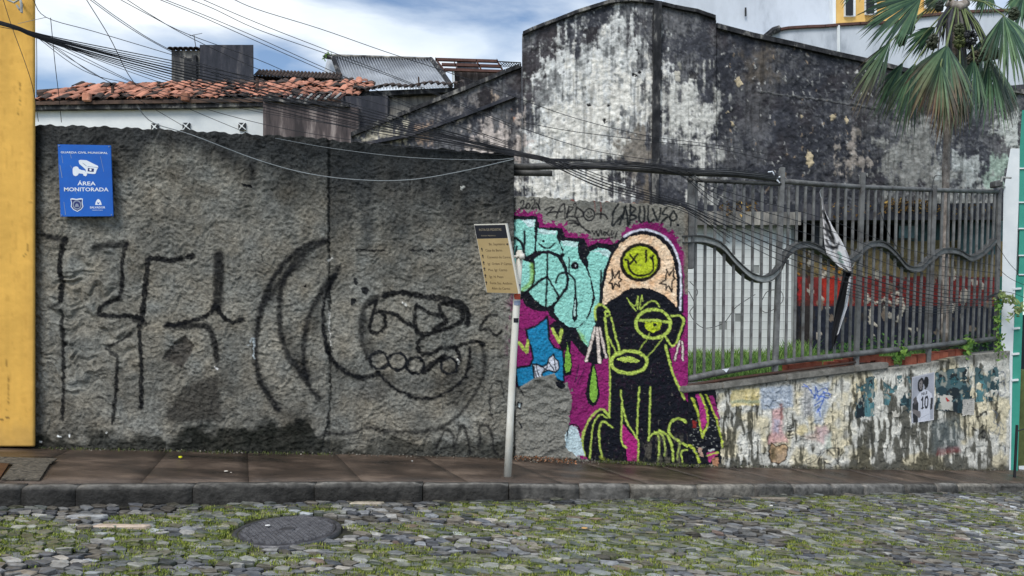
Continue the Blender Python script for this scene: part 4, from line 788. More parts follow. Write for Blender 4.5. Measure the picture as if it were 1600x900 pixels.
# courtyard floor behind the walls
CY = [(-5.0, 7.5), (0, 7.86), (1.87, 8.04), (7.5, 11.3), (40, 12), (40, 70), (-40, 70), (-40, 8.5), (-5.0, 8.5)]
mb = MB(); mb.prism([(x, y, -1.4) for x, y in CY], (0, 0, 2.12)); fix_normals(mb.build('courtyard', M['soil'], kind='structure')); YZ = .72

# ---------------- shed with tiled end wall behind the fence
sh = empty('shed', (4.2, 14, YZ), label='low derelict shed with white tiled wall and torn red and navy wall behind the fence', cat='shed')
def fp(px, py, Y): return np.array(at(px, py, Y))
TY = 14.0
mb = MB(); mb.prism([at(1040, 345, TY), at(1241, 345, TY), at(1241, 575, TY), at(1040, 575, TY)], (0, .3, 0)); under(sh, fix_normals(mb.build('tiled_wall', M['grout'], None)))
tw = bpy.data.objects['tiled_wall']; tmesh = None; S_T = .152; x0 = at(1048, 0, TY)[0]; xe = at(1241, 0, TY)[0]; z = at(0, 352, TY)[2]
mb = MB(); mb.prism([(-.0735, 0, -.0735), (.0735, 0, -.0735), (.0735, 0, .0735), (-.0735, 0, .0735)], (0, -.012, 0)); tme = mb.mesh('wall_tile', M['wtile'])
bm = bmesh.new(); bm.from_mesh(tme); bmesh.ops.recalc_face_normals(bm, faces=bm.faces); bm.to_mesh(tme); bm.free()
r = 0; rr = random.Random(2)
while z - r * S_T > YZ + .05:
    x = x0
    while x + S_T < xe + .02:
        if rr.random() > .012: o = bpy.data.objects.new('wall_tile', tme); link(o, tw); o.location = (x + .076, TY - .001 - rr.uniform(0, .002), z - r * S_T - .076)
        x += S_T
    r += 1
def torn(x, y):
    n = fbm(x / 16, y / 12, 3, 4); f = fbm(x / 5, y / 5, 4, 3)
    c = np.tile(lin((40, 42, 46)), (len(x), 1)); 
    def band(a, b, rgb, c):
        m = ((y > a + 3 * (n - .5)) & (y < b + 3 * (n - .5))); c = c.copy(); c[m] = (lin(rgb) * (.7 + .6 * f)[:, None])[m]; return c
    c = band(300, 345, (58, 58, 58), c); c = band(345, 376, (66, 92, 96), c); c = band(376, 432, (122, 108, 74), c); c = band(432, 478, (116, 40, 38), c); c = band(478, 600, (26, 32, 46), c)
    P = Paint(x, y, c, 2, 3); rr = random.Random(4)
    P.poly([(1246, 432), (1262, 430), (1262, 470), (1246, 470)], (168, 40, 40)); P.poly([(1286, 436), (1320, 430), (1322, 470), (1286, 474)], (176, 46, 32), .8)
    P.poly([(1256, 380), (1272, 430), (1270, 560), (1246, 560)], (50, 44, 38), .7)
    for k in range(80):
        a, b_ = rr.uniform(1250, 1550), rr.uniform(385, 530); s = rr.uniform(3, 9)
        P.poly([(a + s * rr.uniform(.5, 1) * math.cos(t), b_ + s * 1.3 * rr.uniform(.5, 1) * math.sin(t)) for t in np.linspace(0, 5.6, 7)], rr.choice([(172, 168, 156), (122, 110, 96), (70, 62, 56), (196, 188, 174), (44, 40, 40)]), .85)
    for q in ([(1356, 462), (1368, 474), (1382, 468), (1392, 474)], [(1394, 462), (1404, 458), (1412, 478), (1402, 500)], [(1362, 480), (1358, 500), (1368, 508)], [(1420, 512), (1428, 520)]): P.stroke(q, 4, (206, 200, 184), .9)
    for k in range(40):
        a, b_ = rr.uniform(1246, 1330), rr.uniform(385, 430); P.ell(a, b_, rr.uniform(1.5, 4), rr.uniform(1.5, 4), rr.choice([(190, 128, 30), (40, 34, 30), (64, 54, 40)]), .8)
    P.stroke([(1244, 430), (1246, 565)], 5, (40, 38, 36), .8, 2)
    return P.c
under(sh, relief_wall('torn_poster_wall', 1242, 1575, lambda p: 340, lambda p: 580, lambda p: 14.3, 1.8, torn, lambda x, y, c: .03 * (fbm(x / 9, y / 9, 5, 3) - .5) + .03 * c.mean(1), .3, M['lowwall']))
mb = MB(); mb.prism([at(1040, 321, 13.75), at(1575, 317, 13.75), at(1575, 343, 13.75), at(1040, 345, 13.75)], (0, .9, 0)); under(sh, fix_normals(mb.build('eave', M['mould_dark'], None)))
mb = MB(); mb.prism([at(1068, 330, 13.73), at(1250, 332, 13.73), at(1250, 352, 13.73), at(1068, 352, 13.73)], (0, -.05, 0)); under(sh, fix_normals(mb.build('wall_plate', M['mould_grey'], None)))
for k, (a, b_) in enumerate(((1346, 372), (1374, 400), (1402, 428), (1430, 452))):
    mb = MB(); mb.prism([at(a, 351, 14.1), at(b_ - 3, 350, 14.1), at(b_ - 3, 374, 14.1), at(a, 374, 14.1)], (0, .04, 0)); ww = under(sh, fix_normals(mb.build('window', M['fence_dark'], None)))
    mb = MB(); mb.prism([at(a + 2, 353, 14.09), at(b_ - 5, 352, 14.09), at(b_ - 5, 372, 14.09), at(a + 2, 372, 14.09)], (0, -.012, 0)); fix_normals(mb.build('pane', M['glass'], ww))
mb = MB(); mb.prism([at(1496, 347, 14.1), at(1556, 347, 14.1), at(1552, 398, 14.1), at(1500, 400, 14.1)], (0, -.05, 0)); under(sh, fix_normals(mb.build('teal_board', mat('dark_teal_board', (36, 62, 66), (54, 84, 88), scale=3), None)))
mb = MB(); mb.prism([at(1271, 345, 14.1), at(1296, 343, 14.1), at(1294, 392, 14.1), at(1271, 384, 14.1)], (0, -.05, 0)); under(sh, fix_normals(mb.build('door_opening', M['dark'], None)))
# dead leaves heaped on the eave
mb = MB(); rr = random.Random(8)
for k in range(1500):
    px = rr.choice([rr.uniform(1378, 1465), rr.uniform(1378, 1465), rr.uniform(1300, 1560), rr.uniform(1125, 1180)]); Y = rr.uniform(13.6, 13.95); p = fp(px, rr.uniform(316, 334) - (3 if 1380 < px < 1460 else -3), Y); s = rr.uniform(.02, .07)
    mb.cur = tuple(lin(rr.choice([(150, 112, 50), (120, 92, 50), (84, 66, 44), (172, 140, 70), (60, 52, 42)]))); d = [np.array((rr.uniform(-1, 1), rr.uniform(-1, 1), rr.uniform(-1, 1))) * s for _ in range(3)]; mb.add([p, p + d[0], p + d[0] + d[1]], [(0, 1, 2)])
mb.build('dead_leaves', M['grass'], kind='stuff')

# grass in the yard
mb = MB(); rr = random.Random(3)
def blade(x, y, z, h, c, wd=.008):
    a = rr.uniform(0, 6.28); lx, ly = math.cos(a) * h * rr.uniform(.2, .6), math.sin(a) * h * .4; mb.cur = tuple(lin(c) * rr.uniform(.7, 1.1))
    mb.add([(x - wd, y, z), (x + wd, y, z), (x + wd * .6 + lx * .4, y + ly * .4, z + h * .6), (x - wd * .6 + lx * .4, y + ly * .4, z + h * .6), (x + lx, y + ly, z + h)], [(0, 1, 2, 3), (3, 2, 4)])
for k in range(26000):
    Y = 8.1 + 5.8 * rr.random() ** .8; px = rr.uniform(1070, 1560); x = (px - CX) * Y / FPX
    if Y < YL(px) + .22: continue
    blade(x, Y, YZ - .01, rr.uniform(.05, .13) if px < 1235 else rr.uniform(.08, .24), rr.choice([(72, 112, 44), (92, 132, 54), (56, 92, 40), (110, 142, 66)]))
for k in range(1500):
    px = rr.uniform(1080, 1270); Y = rr.uniform(13.3, 13.9); blade((px - CX) * Y / FPX, Y, YZ - .01, rr.uniform(.12, .34) * (1.3 if px > 1215 else .8), rr.choice([(104, 142, 62), (84, 124, 52), (128, 156, 84)]), .01)
mb.build('grass', M['grass'], kind='stuff')
def weed(pts, n, s, label, cols=((92, 132, 52), (118, 152, 66), (66, 104, 44)), seed=0):
    rr = random.Random(seed); mb = MB(); P = spline(pts, 6)
    for k in range(n):
        q = P[rr.randrange(len(P))]; p = fp(q[0] + rr.gauss(0, s), q[1] + rr.gauss(0, s), q[2] + rr.gauss(0, .03)); l = rr.uniform(.02, .055); mb.cur = tuple(lin(rr.choice(cols)) * rr.uniform(.7, 1.1))
        a = np.array((rr.uniform(-1, 1), rr.uniform(-.5, .5), rr.uniform(-1, 1))); a /= np.linalg.norm(a); b = np.array((a[2], .3, -a[0])); mb.add([p - a * l, p + b * l * .45, p + a * l, p - b * l * .45], [(0, 1, 2, 3)])
    w_ = mb.build('weed', M['grass'], label=label, cat='weed'); m2 = MB(); m2.tube([fp(*q) for q in P[::3]], .005, 5); m2.build('stem', mat('green_stem', (70, 84, 40), (84, 96, 50)), w_); return w_
weed([(1560, 560, 10.9), (1562, 530, 10.9), (1558, 500, 10.9), (1562, 470, 10.9)], 120, 3.5, 'green creeper climbing the right end of the iron fence', seed=1)
weed([(1562, 462, 10.9), (1580, 468, 10.8), (1592, 480, 10.8), (1578, 500, 10.8)], 110, 4, 'thin pale weed sprouting from the white pillar', cols=((150, 164, 110), (120, 140, 80)), seed=2)
weed([(1404, 564, 9.75), (1408, 556, 9.75), (1412, 548, 9.75)], 70, 3.2, 'small bushy weed growing among the red bricks on the low wall', seed=3)
weed([(1508, 552, 10.5), (1512, 540, 10.5), (1518, 530, 10.5)], 60, 3.5, 'small weed under the fence near its right end', seed=4)
weed([(1300, 560, 13), (1360, 548, 13), (1450, 548, 13), (1540, 535, 13)], 900, 11, 'long row of leafy weeds at the foot of the navy wall', cols=((52, 92, 40), (70, 112, 48), (40, 72, 36)), seed=5)

# red bricks on the low wall
brm = MB(); brm.hexa([(-.11, -.05, -.045), (.11, -.05, -.045), (.11, -.05, .045), (-.11, -.05, .045)], (0, .1, 0)); bme = brm.mesh('brick', M['brick']); lw = bpy.data.objects['low_wall']; rr = random.Random(5)
bp = [(1300 + 15 * k, 569 - 3.0 * k, 0) for k in range(5)] + [(1372, 565, 1), (1384, 563, 1), (1418, 563, 1), (1438, 559, 1), (1454, 558, 1), (1468, 555, 1), (1481, 553, 1), (1494, 551, 1), (1505, 549, 0), (1238, 573, 0), (1254, 571, 0), (1270, 569, 0)]
for px, py, k in bp:
    Y = YL(px) + .22; o = bpy.data.objects.new('brick', bme); link(o, lw); o.location = at(px, py + 1, Y); o.rotation_euler = (rr.uniform(-.06, .06), rr.uniform(-.05, .03), R(30) + rr.uniform(-.15, .15)); o.scale = (1, 1, 1.35 if k else .9)

# ================================================================== background town
def build_box(root, name, q, ext, m, **k):
    mb = MB(); mb.prism([at(*p) for p in q], ext); return under(root, fix_normals(mb.build(name, m, None, **k)))
# white house with tiled roof
wh = empty('white_house', at(230, 330, 18), label='single storey white house with moss blackened eave and tumbled red clay tile roof', cat='house')
build_box(wh, 'wall', [(-60, 160, 18.05), (411, 160, 18.05), (411, 430, 18.05), (-60, 430, 18.05)], (0, 2.2, 0), M['white'])
build_box(wh, 'eave', [(-60, 160, 17.9), (55, 158, 17.9), (200, 157, 17.9), (300, 154, 17.9), (412, 151, 17.9), (412, 165, 17.9), (300, 168, 17.9), (60, 171, 17.9), (-60, 173, 17.9)], (0, .2, 0), M['mould'])
for px, py in ((243, 199), (292, 198), (379, 198)):
    mb = MB(); c = fp(px, py, 18.04); s = .085
    mb.box(c[0] - s, c[0] + s, 17.99, 18.045, c[2] - s, c[2] + s); v = under(wh, mb.build('vent', M['dark'], None))
    mb = MB()
    for sx in (-1, 1): mb.hexa([c + (-s * sx, -.06, -s), c + (-s * sx + .03, -.06, -s), c + (s * sx, -.06, s), c + (s * sx - .03, -.06, s)], (0, .02, 0))
    mb.box(c[0] - .03, c[0] + .03, 17.975, 17.985, c[2] - .03, c[2] + .03); fix_normals(mb.build('grille', M['white'], v))
E0 = fp(40, 157, 17.85); E1 = fp(560, 150, 17.85); R0 = fp(40, 150, 20.0); slope = np.array((0, 2.25, 1.08))
mb = MB(); mb.prism([E0 - (0, 0, .03), E1 - (0, 0, .03), E1 + slope - (0, 0, .03), E0 + (1.0, 0, 0) + slope - (0, 0, .03)], (0, 0, -.08)); rf = under(wh, fix_normals(mb.build('roof', M['clay_dark'], None)))
tb = MB(); n = 5; V = []
for e in (0, 1):
    for rr_ in (.095, .075):
        for k in range(n + 1): a = math.pi * k / n; V.append((math.cos(a) * rr_ * (1 - .12 * e), .46 * e, math.sin(a) * rr_ * .75))
F = []; m = n + 1
for k in range(n): F += [(k, k + 1, 2 * m + k + 1, 2 * m + k), (m + k + 1, m + k, 3 * m + k, 3 * m + k + 1), (k + 1, k, m + k, m + k + 1), (2 * m + k, 2 * m + k + 1, 3 * m + k + 1, 3 * m + k)]
F += [(0, 2 * m, 3 * m, m), (m - 1, 2 * m - 1, 4 * m - 1, 3 * m - 1)]
tb.add(V, F); tme = tb.mesh('roof_tile', M['clay'], False); tme2 = tb.mesh('roof_tile_dark', M['clay_dark'], False)
for me_ in (tme, tme2):
    bm = bmesh.new(); bm.from_mesh(me_); bmesh.ops.recalc_face_normals(bm, faces=bm.faces); bm.to_mesh(me_); bm.free()
rr = random.Random(6); W_ = E1[0] - E0[0]; cols_ = 49; k = 0; tl = math.atan2(1.08, 2.25)
for r_ in range(6):
    for c_ in range(cols_):
        f = (c_ + .5) / cols_; p = E0 + (E1 - E0) * f + slope * (r_ / 6.0)
        pxv_ = CX + p[0] * FPX / p[1]
        dk = rr.random() < (.12 + .45 * (r_ == 5) + .25 * (r_ == 0) + .3 * (pxv_ < 120))
        o = bpy.data.objects.new('roof_tile', tme2 if dk else tme); link(o, rf); k += 1
        o.location = p + np.array((rr.uniform(-.02, .02), rr.uniform(-.05, .05), rr.uniform(-.01, .03))); o.rotation_euler = (tl + rr.uniform(-.12, .10), rr.uniform(-.15, .15), rr.uniform(-.28, .28)); o.scale = (1, 1, .72)
mb = MB()
for c_ in range(30): a = fp(60 + c_ * 17, 146 - 14 * math.sin(c_ / 29 * 2.6), 20.1); mb.tube([a, fp(76 + c_ * 17, 146 - 14 * math.sin((c_ + 1) / 29 * 2.6), 20.1)], .10, 6)
under(wh, mb.build('ridge', M['clay_dark'], None))
for px, a, b_ in ((176, 134, 156), (402, 122, 142)): mb = MB(); mb.tube([fp(px, b_, 18.2), fp(px, a, 18.2)], .04, 6); under(wh, mb.build('pipe', M['clay_dark'], None))
for px in (136, 290): mb = MB(); c = fp(px, 152, 17.82); mb.box(c[0] - .09, c[0] + .09, 17.75, 17.88, c[2] - .1, c[2] + .1); under(wh, bevel(mb.build('roof_bracket', M['clay'], None), .02))
# annexes
an = empty('grey_annex', at(480, 330, 17.4), label='dark streaked annex wall with sagging rafters right of the white house', cat='house')
build_box(an, 'wall', [(411, 157, 17.6), (545, 166, 17.6), (560, 168, 17.6), (560, 430, 17.6), (411, 430, 17.6)], (0, .25, 0), M['brown_wall'])
build_box(an, 'lintel', [(411, 150, 17.5), (545, 162, 17.5), (545, 167, 17.5), (411, 157, 17.5)], (0, .3, 0), M['mould'])
for k in range(13):
    mb = MB(); a = fp(440 + k * 7.5, 157 - .6 * k * .4, 17.55); b_ = fp(450 + k * 7.5, 148 - .5 * k * .4, 17.9); mb.tube([a, b_], .028, 5); under(an, mb.build('rafter', M['steel_pale'] if k % 2 else M['timber'], None))
build_box(an, 'side_wall', [(533, 150, 17.8), (606, 150, 17.8), (600, 430, 17.8), (533, 430, 17.8)], (0, .3, 0), M['mould_dark'])
cr = empty('cream_house', at(650, 330, 18.6), label='grey and cream stained house wall under a wavy tile eave beside the ruin', cat='house')
build_box(cr, 'wall', [(548, 150, 18.4), (720, 140, 18.4), (760, 140, 18.4), (760, 430, 18.4), (548, 430, 18.4)], (0, .4, 0), M['mould_grey'])
build_box(cr, 'cornice', [(536, 144, 18.2), (700, 137, 18.2), (740, 137, 18.2), (740, 142, 18.2), (620, 148, 18.2), (560, 153, 18.2), (536, 153, 18.2)], (0, .5, 0), M['mould'])
for k in range(17):
    a = fp(556 + k * 10.2, 140 - k * .55 + 2 * math.sin(k), 18.05); o = bpy.data.objects.new('eave_tile', tme2); link(o); under(cr, o); o.location = a - np.array(cr.location); o.rotation_euler = (.35, 0, 0); o.scale = (.9, 1.6, .9)
# tank block
tk = empty('water_tank_block', at(330, 140, 22), label='dark rendered rooftop block with a narrow black doorway above the tiled roof', cat='rooftop block')
build_box(tk, 'block', [(312, 70, 22), (396, 70, 22), (397, 200, 22), (312, 200, 22)], (-.9, 2.4, 0), M['mould_dark'])
build_box(tk, 'front_room', [(268, 79, 22.1), (312, 79, 22.1), (312, 200, 22.1), (268, 200, 22.1)], (0, 2.2, 0), M['mould_grey'])
build_box(tk, 'doorway', [(288, 91, 22.09), (302, 91, 22.09), (302, 130, 22.09), (288, 130, 22.09)], (0, -.02, 0), M['dark'])
build_box(tk, 'door_jamb', [(302, 88, 22.08), (309, 88, 22.08), (309, 130, 22.08), (302, 130, 22.08)], (0, -.12, 0), M['mould'])
for k in range(6): a = at(266 + k * 8, 76.5, 21.95); o = bpy.data.objects.new('eave_tile', tme2); link(o); under(tk, o); o.location = np.array(a) - np.array(tk.location); o.rotation_euler = (.2, 0, 0)
mb = MB()
mb.tube([fp(306, 74, 21.9), fp(303, 54, 21.9)], .012, 5); mb.tube([fp(296, 56, 21.9), fp(316, 52, 21.9)], .008, 4); mb.build('antenna', M['fence_dark'], label='thin television aerial on the dark rooftop block', cat='aerial')
# grey ribbed ridge row and far roof
fr_ = empty('far_tiled_roof', at(460, 140, 23), label='far dark roof of ribbed old tiles beyond the red roof', cat='roof')
for k in range(24): a = at(398 + k * 5.6, 120 + k * .25, 23); o = bpy.data.objects.new('roof_tile', tme2); link(o); under(fr_, o); o.location = np.array(a) - np.array(fr_.location); o.rotation_euler = (.6, 0, 0); o.scale = (.62, 1.3, 1)
build_box(fr_, 'roof_base', [(396, 118, 23.5), (535, 123, 23.5), (535, 200, 23.5), (396, 200, 23.5)], (0, .5, 0), M['clay_dark'])
# corrugated sheet roof
cs = empty('corrugated_roof_house', at(600, 140, 24), label='house with long grey corrugated sheet roof and one bluish gable', cat='house')
tL, tR, bL, bR = fp(520, 88, 27.5), fp(673, 93, 27.5), fp(537, 137, 24), fp(705, 137, 24)
edges = [0, .16, .33, .50, .66, .82, 1]
for i in range(6):
    V = []; nn = 36
    for k in range(nn + 1):
        f = edges[i] + (edges[i + 1] - edges[i]) * k / nn; h = .045 * math.cos(2 * math.pi * k / 6); nrm = np.array((0, -.35, .9)) * (h + .01 * (i % 2)); dn = .0
        V += [tL + (tR - tL) * f + nrm, bL + (bR - bL) * f + nrm, bL + (bR - bL) * f + nrm - (0, 0, .02), tL + (tR - tL) * f + nrm - (0, 0, .02)]
    F = [(4 * k + a, 4 * k + (a + 1) % 4, 4 * k + 4 + (a + 1) % 4, 4 * k + 4 + a) for k in range(nn) for a in range(4)] + [(0, 1, 2, 3), (4 * nn + 3, 4 * nn + 2, 4 * nn + 1, 4 * nn)]
    mb = MB(); mb.add(V, F); under(cs, fix_normals(mb.build('roof_sheet', M['zinc'], None, True)))
build_box(cs, 'gable_wall', [(503, 125, 25.5), (512, 90, 25.5), (520, 88, 25.5), (536, 140, 25.5), (500, 140, 25.5)], (0, 1.5, 0), M['white_dirty'])
mb = MB(); mb.tube([fp(509, 88, 25.3), fp(521, 90, 25.0), fp(528, 110, 24.4), fp(536, 134, 23.9)], .09, 6); under(cs, mb.build('verge', M['mould'], None)); mb = MB(); mb.tube([fp(519, 87, 27.4), fp(673, 92, 27.4)], .06, 6); under(cs, mb.build('ridge_cap', M['mould_grey'], None)); mb = MB(); mb.tube([fp(673, 92, 27.3), fp(690, 112, 25.5), fp(705, 134, 23.9)], .08, 6); under(cs, mb.build('verge', M['mould'], None))
weed([(506, 90, 25.1), (512, 84, 25.1), (518, 86, 25.1)], 40, 2.4, 'tuft of weeds on the gable of the corrugated roof', seed=9)
# roofless frame
rl = empty('roofless_house', at(740, 150, 26), label='roofless house of bare reddish timber beams beside the ruin gable', cat='house')
build_box(rl, 'wall', [(709, 108, 26.4), (790, 110, 26.4), (800, 200, 26.4), (709, 200, 26.4)], (0, .4, 0), M['brown_wall']); build_box(rl, 'wall', [(714, 94, 26.6), (742, 94, 26.6), (750, 110, 26.6), (714, 110, 26.6)], (0, .3, 0), M['mould_dark'])
for q in (((680, 92), (778, 95)), ((690, 100), (784, 103)), ((694, 108), (786, 111)), ((776, 93), (786, 110)), ((680, 91), (696, 112)), ((744, 94), (752, 108)), ((709, 94), (714, 108))):
    mb = MB(); bar(mb, at(*q[0], 26), at(*q[1], 26), .09, .12); under(rl, mb.build('beam', M['timber'], None))
mb = MB(); mb.tube([fp(709, 130, 26.1), fp(708, 108, 26.1)], .05, 5); under(rl, mb.build('post', M['white'], None))
mb = MB()
for k in range(7): mb.tube([fp(781 + 4 * k, 97, 25.8), fp(789 + 4 * k, 105, 25.8)], .012, 4, False); mb.tube([fp(789 + 4 * k, 97, 25.8), fp(781 + 4 * k, 105, 25.8)], .012, 4, False)
mb.tube([fp(778, 96, 25.8), fp(814, 98, 25.8)], .02, 4); mb.build('lattice_screen', M['fence_dark'], label='small dark lattice screen between the bare beams and the ruin', cat='lattice')
mb = MB(); mb.tube([fp(655, 135, 18), fp(654, 120, 18)], .02, 5); mb.build('roof_pipe', M['clay_dark'], label='short upright pipe on the wavy tile eave', cat='pipe')

# big white building top right
bw = empty('white_apartment_building', at(1200, 200, 30), label='tall pale weathered building with an ochre bay and small windows behind the ruin', cat='building')
build_box(bw, 'wall', [(1036, 2, 30), (1090, -40, 30), (1310, -60, 30), (1310, 300, 30), (1036, 300, 30)], (0, 6, 0), M['white_dirty'])
build_box(bw, 'ochre_bay', [(1305, -60, 29.8), (1352, -60, 29.8), (1352, 42, 29.8), (1305, 42, 29.8)], (0, 5, 0), M['ochre'])
build_box(bw, 'ochre_bay', [(1352, -60, 29.9), (1470, -60, 29.9), (1470, 42, 29.9), (1352, 42, 29.9)], (0, 5, 0), M['ochre'])
build_box(bw, 'quoin', [(1301, -60, 29.7), (1306, -60, 29.7), (1306, 38, 29.7), (1301, 38, 29.7)], (0, .3, 0), M['white'])
for a, b_, c in ((1320, 1337, 25), (1352, 1370, 22), (1446, 1468, 12)):
    w1 = build_box(bw, 'window', [(a, -40, 29.7), (b_, -40, 29.7), (b_, c, 29.7), (a, c, 29.7)], (0, .1, 0), M['white'])
    mb = MB(); mb.prism([at(a + 1.5, -38, 29.65), at(b_ - 4, -38, 29.65), at(b_ - 4, c - 1, 29.65), at(a + 1.5, c - 1, 29.65)], (0, -.01, 0)); o = fix_normals(mb.build('pane', M['dark'], w1)); o.location = bw.location
    o.location = (0, 0, 0)
mb = MB(); mb.tube([fp(1165, 12, 29.9), fp(1165, 25, 29.9)], .04, 5); under(bw, mb.build('drain_slot', M['dark'], None))
lo_ = empty('white_gable_building', at(1400, 250, 27), label='whitewashed building with a low sloping tile edge behind the palm', cat='building')
wl = [(1195, 60), (1215, 46), (1232, 43), (1262, 41), (1290, 40), (1312, 38), (1345, 36), (1400, 34), (1440, 24), (1500, 18), (1700, 10)]
build_box(lo_, 'wall', [(a, b_, 27) for a, b_ in wl] + [(1700, 300, 27), (1195, 300, 27)], (0, 4, 0), M['white_dirty'])
for i in range(len(wl) - 1): mb = MB(); bar(mb, at(wl[i][0] - 1, wl[i][1], 26.9), at(wl[i + 1][0], wl[i + 1][1], 26.9), .09, .4); under(lo_, mb.build('coping', M['timber'], None))
mb = MB(); mb.tube([fp(1310, 40, 26.95), fp(1311, 130, 26.95)], .06, 6); under(lo_, mb.build('downpipe', M['white'], None))
mb = MB(); mb.tube([fp(1196, 58, 26.9), fp(1208, 48, 26.9), fp(1218, 45, 26.9)], .13, 6); under(lo_, mb.build('ridge_end', M['mould'], None))

# yellow building left
yb = empty('yellow_building', at(20, 690, 7.1), label='plain ochre yellow building corner at the far left', cat='building')
build_box(yb, 'wall', [(-330, -260, 7.13), (48, -260, 7.13), (51.5, 696, 7.13), (-330, 690, 7.13)], (-4, 5, 0), M['yellow'])
def yel(x, y):
    n = fbm(x / 40, y / 90, 2, 4); s = fbm(x / 6, y / 130, 3, 4); c = lin((222, 174, 84))[None, :] * (.78 + .30 * n + .16 * s)[:, None]
    k = sst(640, 700, y + 30 * (fbm(x / 8, y / 12, 4, 3) - .5)) * .35; c = c * (1 - k)[:, None] + lin((120, 104, 76)) * k[:, None]
    m = sst(.64, .74, fbm(x / 5, y / 16, 9, 4)) * .22; c = c * (1 - m)[:, None] + lin((170, 122, 52)) * m[:, None]
    e = sst(40, 54, x + 8 * (fbm(x / 4, y / 10, 5, 3) - .5)) * .25; c = c * (1 - e)[:, None] + lin((150, 118, 62)) * e[:, None]
    P = Paint(x, y, c, 1.5)
    for q in ([(44, 378), (42, 392), (38, 400)], [(50, 300), (47, 318)], [(10, 560), (14, 600), (12, 640)], [(30, 120), (32, 150), (28, 180)]): P.stroke(q, 1.1, (120, 90, 40), .7, .5)
    for a, b_ in ((4, 324), (6, 330), (12, 652), (3, 656)): P.ell(a, b_, 1.6, 1.4, (130, 100, 50))
    return P.c
under(yb, relief_wall('render_face', -330, 52.5, lambda a: -260, lambda a: 697.5, lambda p: 7.1, 3.0, yel, lambda x, y, c: .006 * (fbm(x / 14, y / 14, 7, 3) - .5) + .003 * fbm(x / 4, y / 4, 8, 2) - .006 * (x > 50) * fbm(x, y / 5, 9, 2), .025, M['render']))
lp = empty('wall_lantern_bracket', at(22, 6, 6.9), label='white wrought iron scroll bracket on the yellow wall, top left corner', cat='lamp bracket')
mb = MB(); mb.tube([fp(x, y, 6.95) for x, y in ((8, -12), (12, 0), (22, 4), (32, -2), (34, 8), (34, 20), (30, 14), (26, 8))], .010, 6); under(lp, mb.build('scroll', M['steel_pale'], None))
mb = MB(); mb.tube([fp(x, y, 6.95) for x, y in ((34, 20), (33, 4), (28, -12), (20, -40))], .012, 6); mb.tube([fp(33, 4, 6.95), fp(33, 4, 7.1)], .01, 6); under(lp, mb.build('arm', M['steel_pale'], None))

# teal and white building, right edge
tbd = empty('teal_house', at(1590, 735, 11), label='teal and white house front at the right edge with a dark doorway', cat='house')
build_box(tbd, 'pillar', [(1579, 232, 11.1), (1593, 232, 11.1), (1592, 300, 11.1), (1582, 560, 11.1), (1579, 742, 11.1), (1563, 742, 11.1), (1564, 550, 11.1), (1568, 300, 11.1), (1574, 262, 11.1)], (.5, .6, 0), M['white'])
build_box(tbd, 'door_frame', [(1589, 430, 11.12), (1601, 430, 11.12), (1598, 494, 11.12), (1590, 738, 11.12), (1579.3, 738, 11.12), (1582, 560, 11.12)], (0, .4, 0), M['teal'])
for y0, y1 in ((172, 262), (264, 315), (317, 356), (358, 398), (400, 428)): build_box(tbd, 'wall_panel', [(1593 if y0 > 210 else 1597, y0, 11.14), (1720, y0, 11.14), (1720, y1, 11.14), (1591.5, y1, 11.14)], (.3, .3, 0), M['teal'])
for y0, y1 in ((262, 264), (315, 317), (356, 358), (398, 400), (428, 432)): build_box(tbd, 'trim', [(1592, y0, 11.12), (1720, y0, 11.12), (1720, y1, 11.12), (1591, y1, 11.12)], (.3, .3, 0), M['white'])
for y0 in (450, 484, 512, 552, 593): build_box(tbd, 'trim', [(1583 - (y0 - 450) * .015, y0, 11.09), (1596 - (y0 - 450) * .03, y0 - 1, 11.09), (1596 - (y0 - 450) * .03, y0 + 2, 11.09), (1583 - (y0 - 450) * .015, y0 + 3, 11.09)], (0, .05, 0), M['white'])
build_box(tbd, 'doorway', [(1590, 492, 11.6), (1720, 492, 11.6), (1720, 738, 11.6), (1590, 738, 11.6)], (0, .1, 0), M['dark']); build_box(tbd, 'step', [(1592, 728, 11.3), (1720, 726, 11.3), (1720, 750, 11.3), (1592, 750, 11.3)], (0, .6, 0), M['white'])
build_box(tbd, 'upper_wall', [(1593, -200, 11.6), (1593, -200, 11.6), (1720, -200, 11.6), (1720, 208, 11.6), (1597, 208, 11.6), (1600, 0, 11.6)], (0, .3, 0), M['teal']) if False else None
mb = MB(); mb.tube([fp(1585, 749, 10.45), fp(1589, 664, 10.45)], .018, 8); mb.tube([fp(1589, 674, 10.45), fp(1606, 668, 10.45)], .008, 6); mb.build('black_post', M['cable'], label='thin black iron post on the pavement by the teal doorway', cat='post')
fl = empty('floodlight', at(1567, 285, 10.9), label='small grey floodlight bracket on the white pillar above the fence end', cat='floodlight')
mb = MB(); mb.prism([at(1556, 282, 10.8), at(1568, 280, 10.8), at(1568, 291, 10.8), at(1556, 292, 10.8)], (0, .15, 0)); under(fl, bevel(mb.build('housing', M['fence'], None), .012))
mb = MB(); mb.tube([fp(1565, 284, 10.75), fp(1566, 277, 10.75), fp(1580, 278, 10.75)], .014, 6); mb.tube([fp(1564, 290, 10.85), fp(1570, 292, 11.1)], .012, 6); under(fl, mb.build('arm', M['steel_pale'], None))

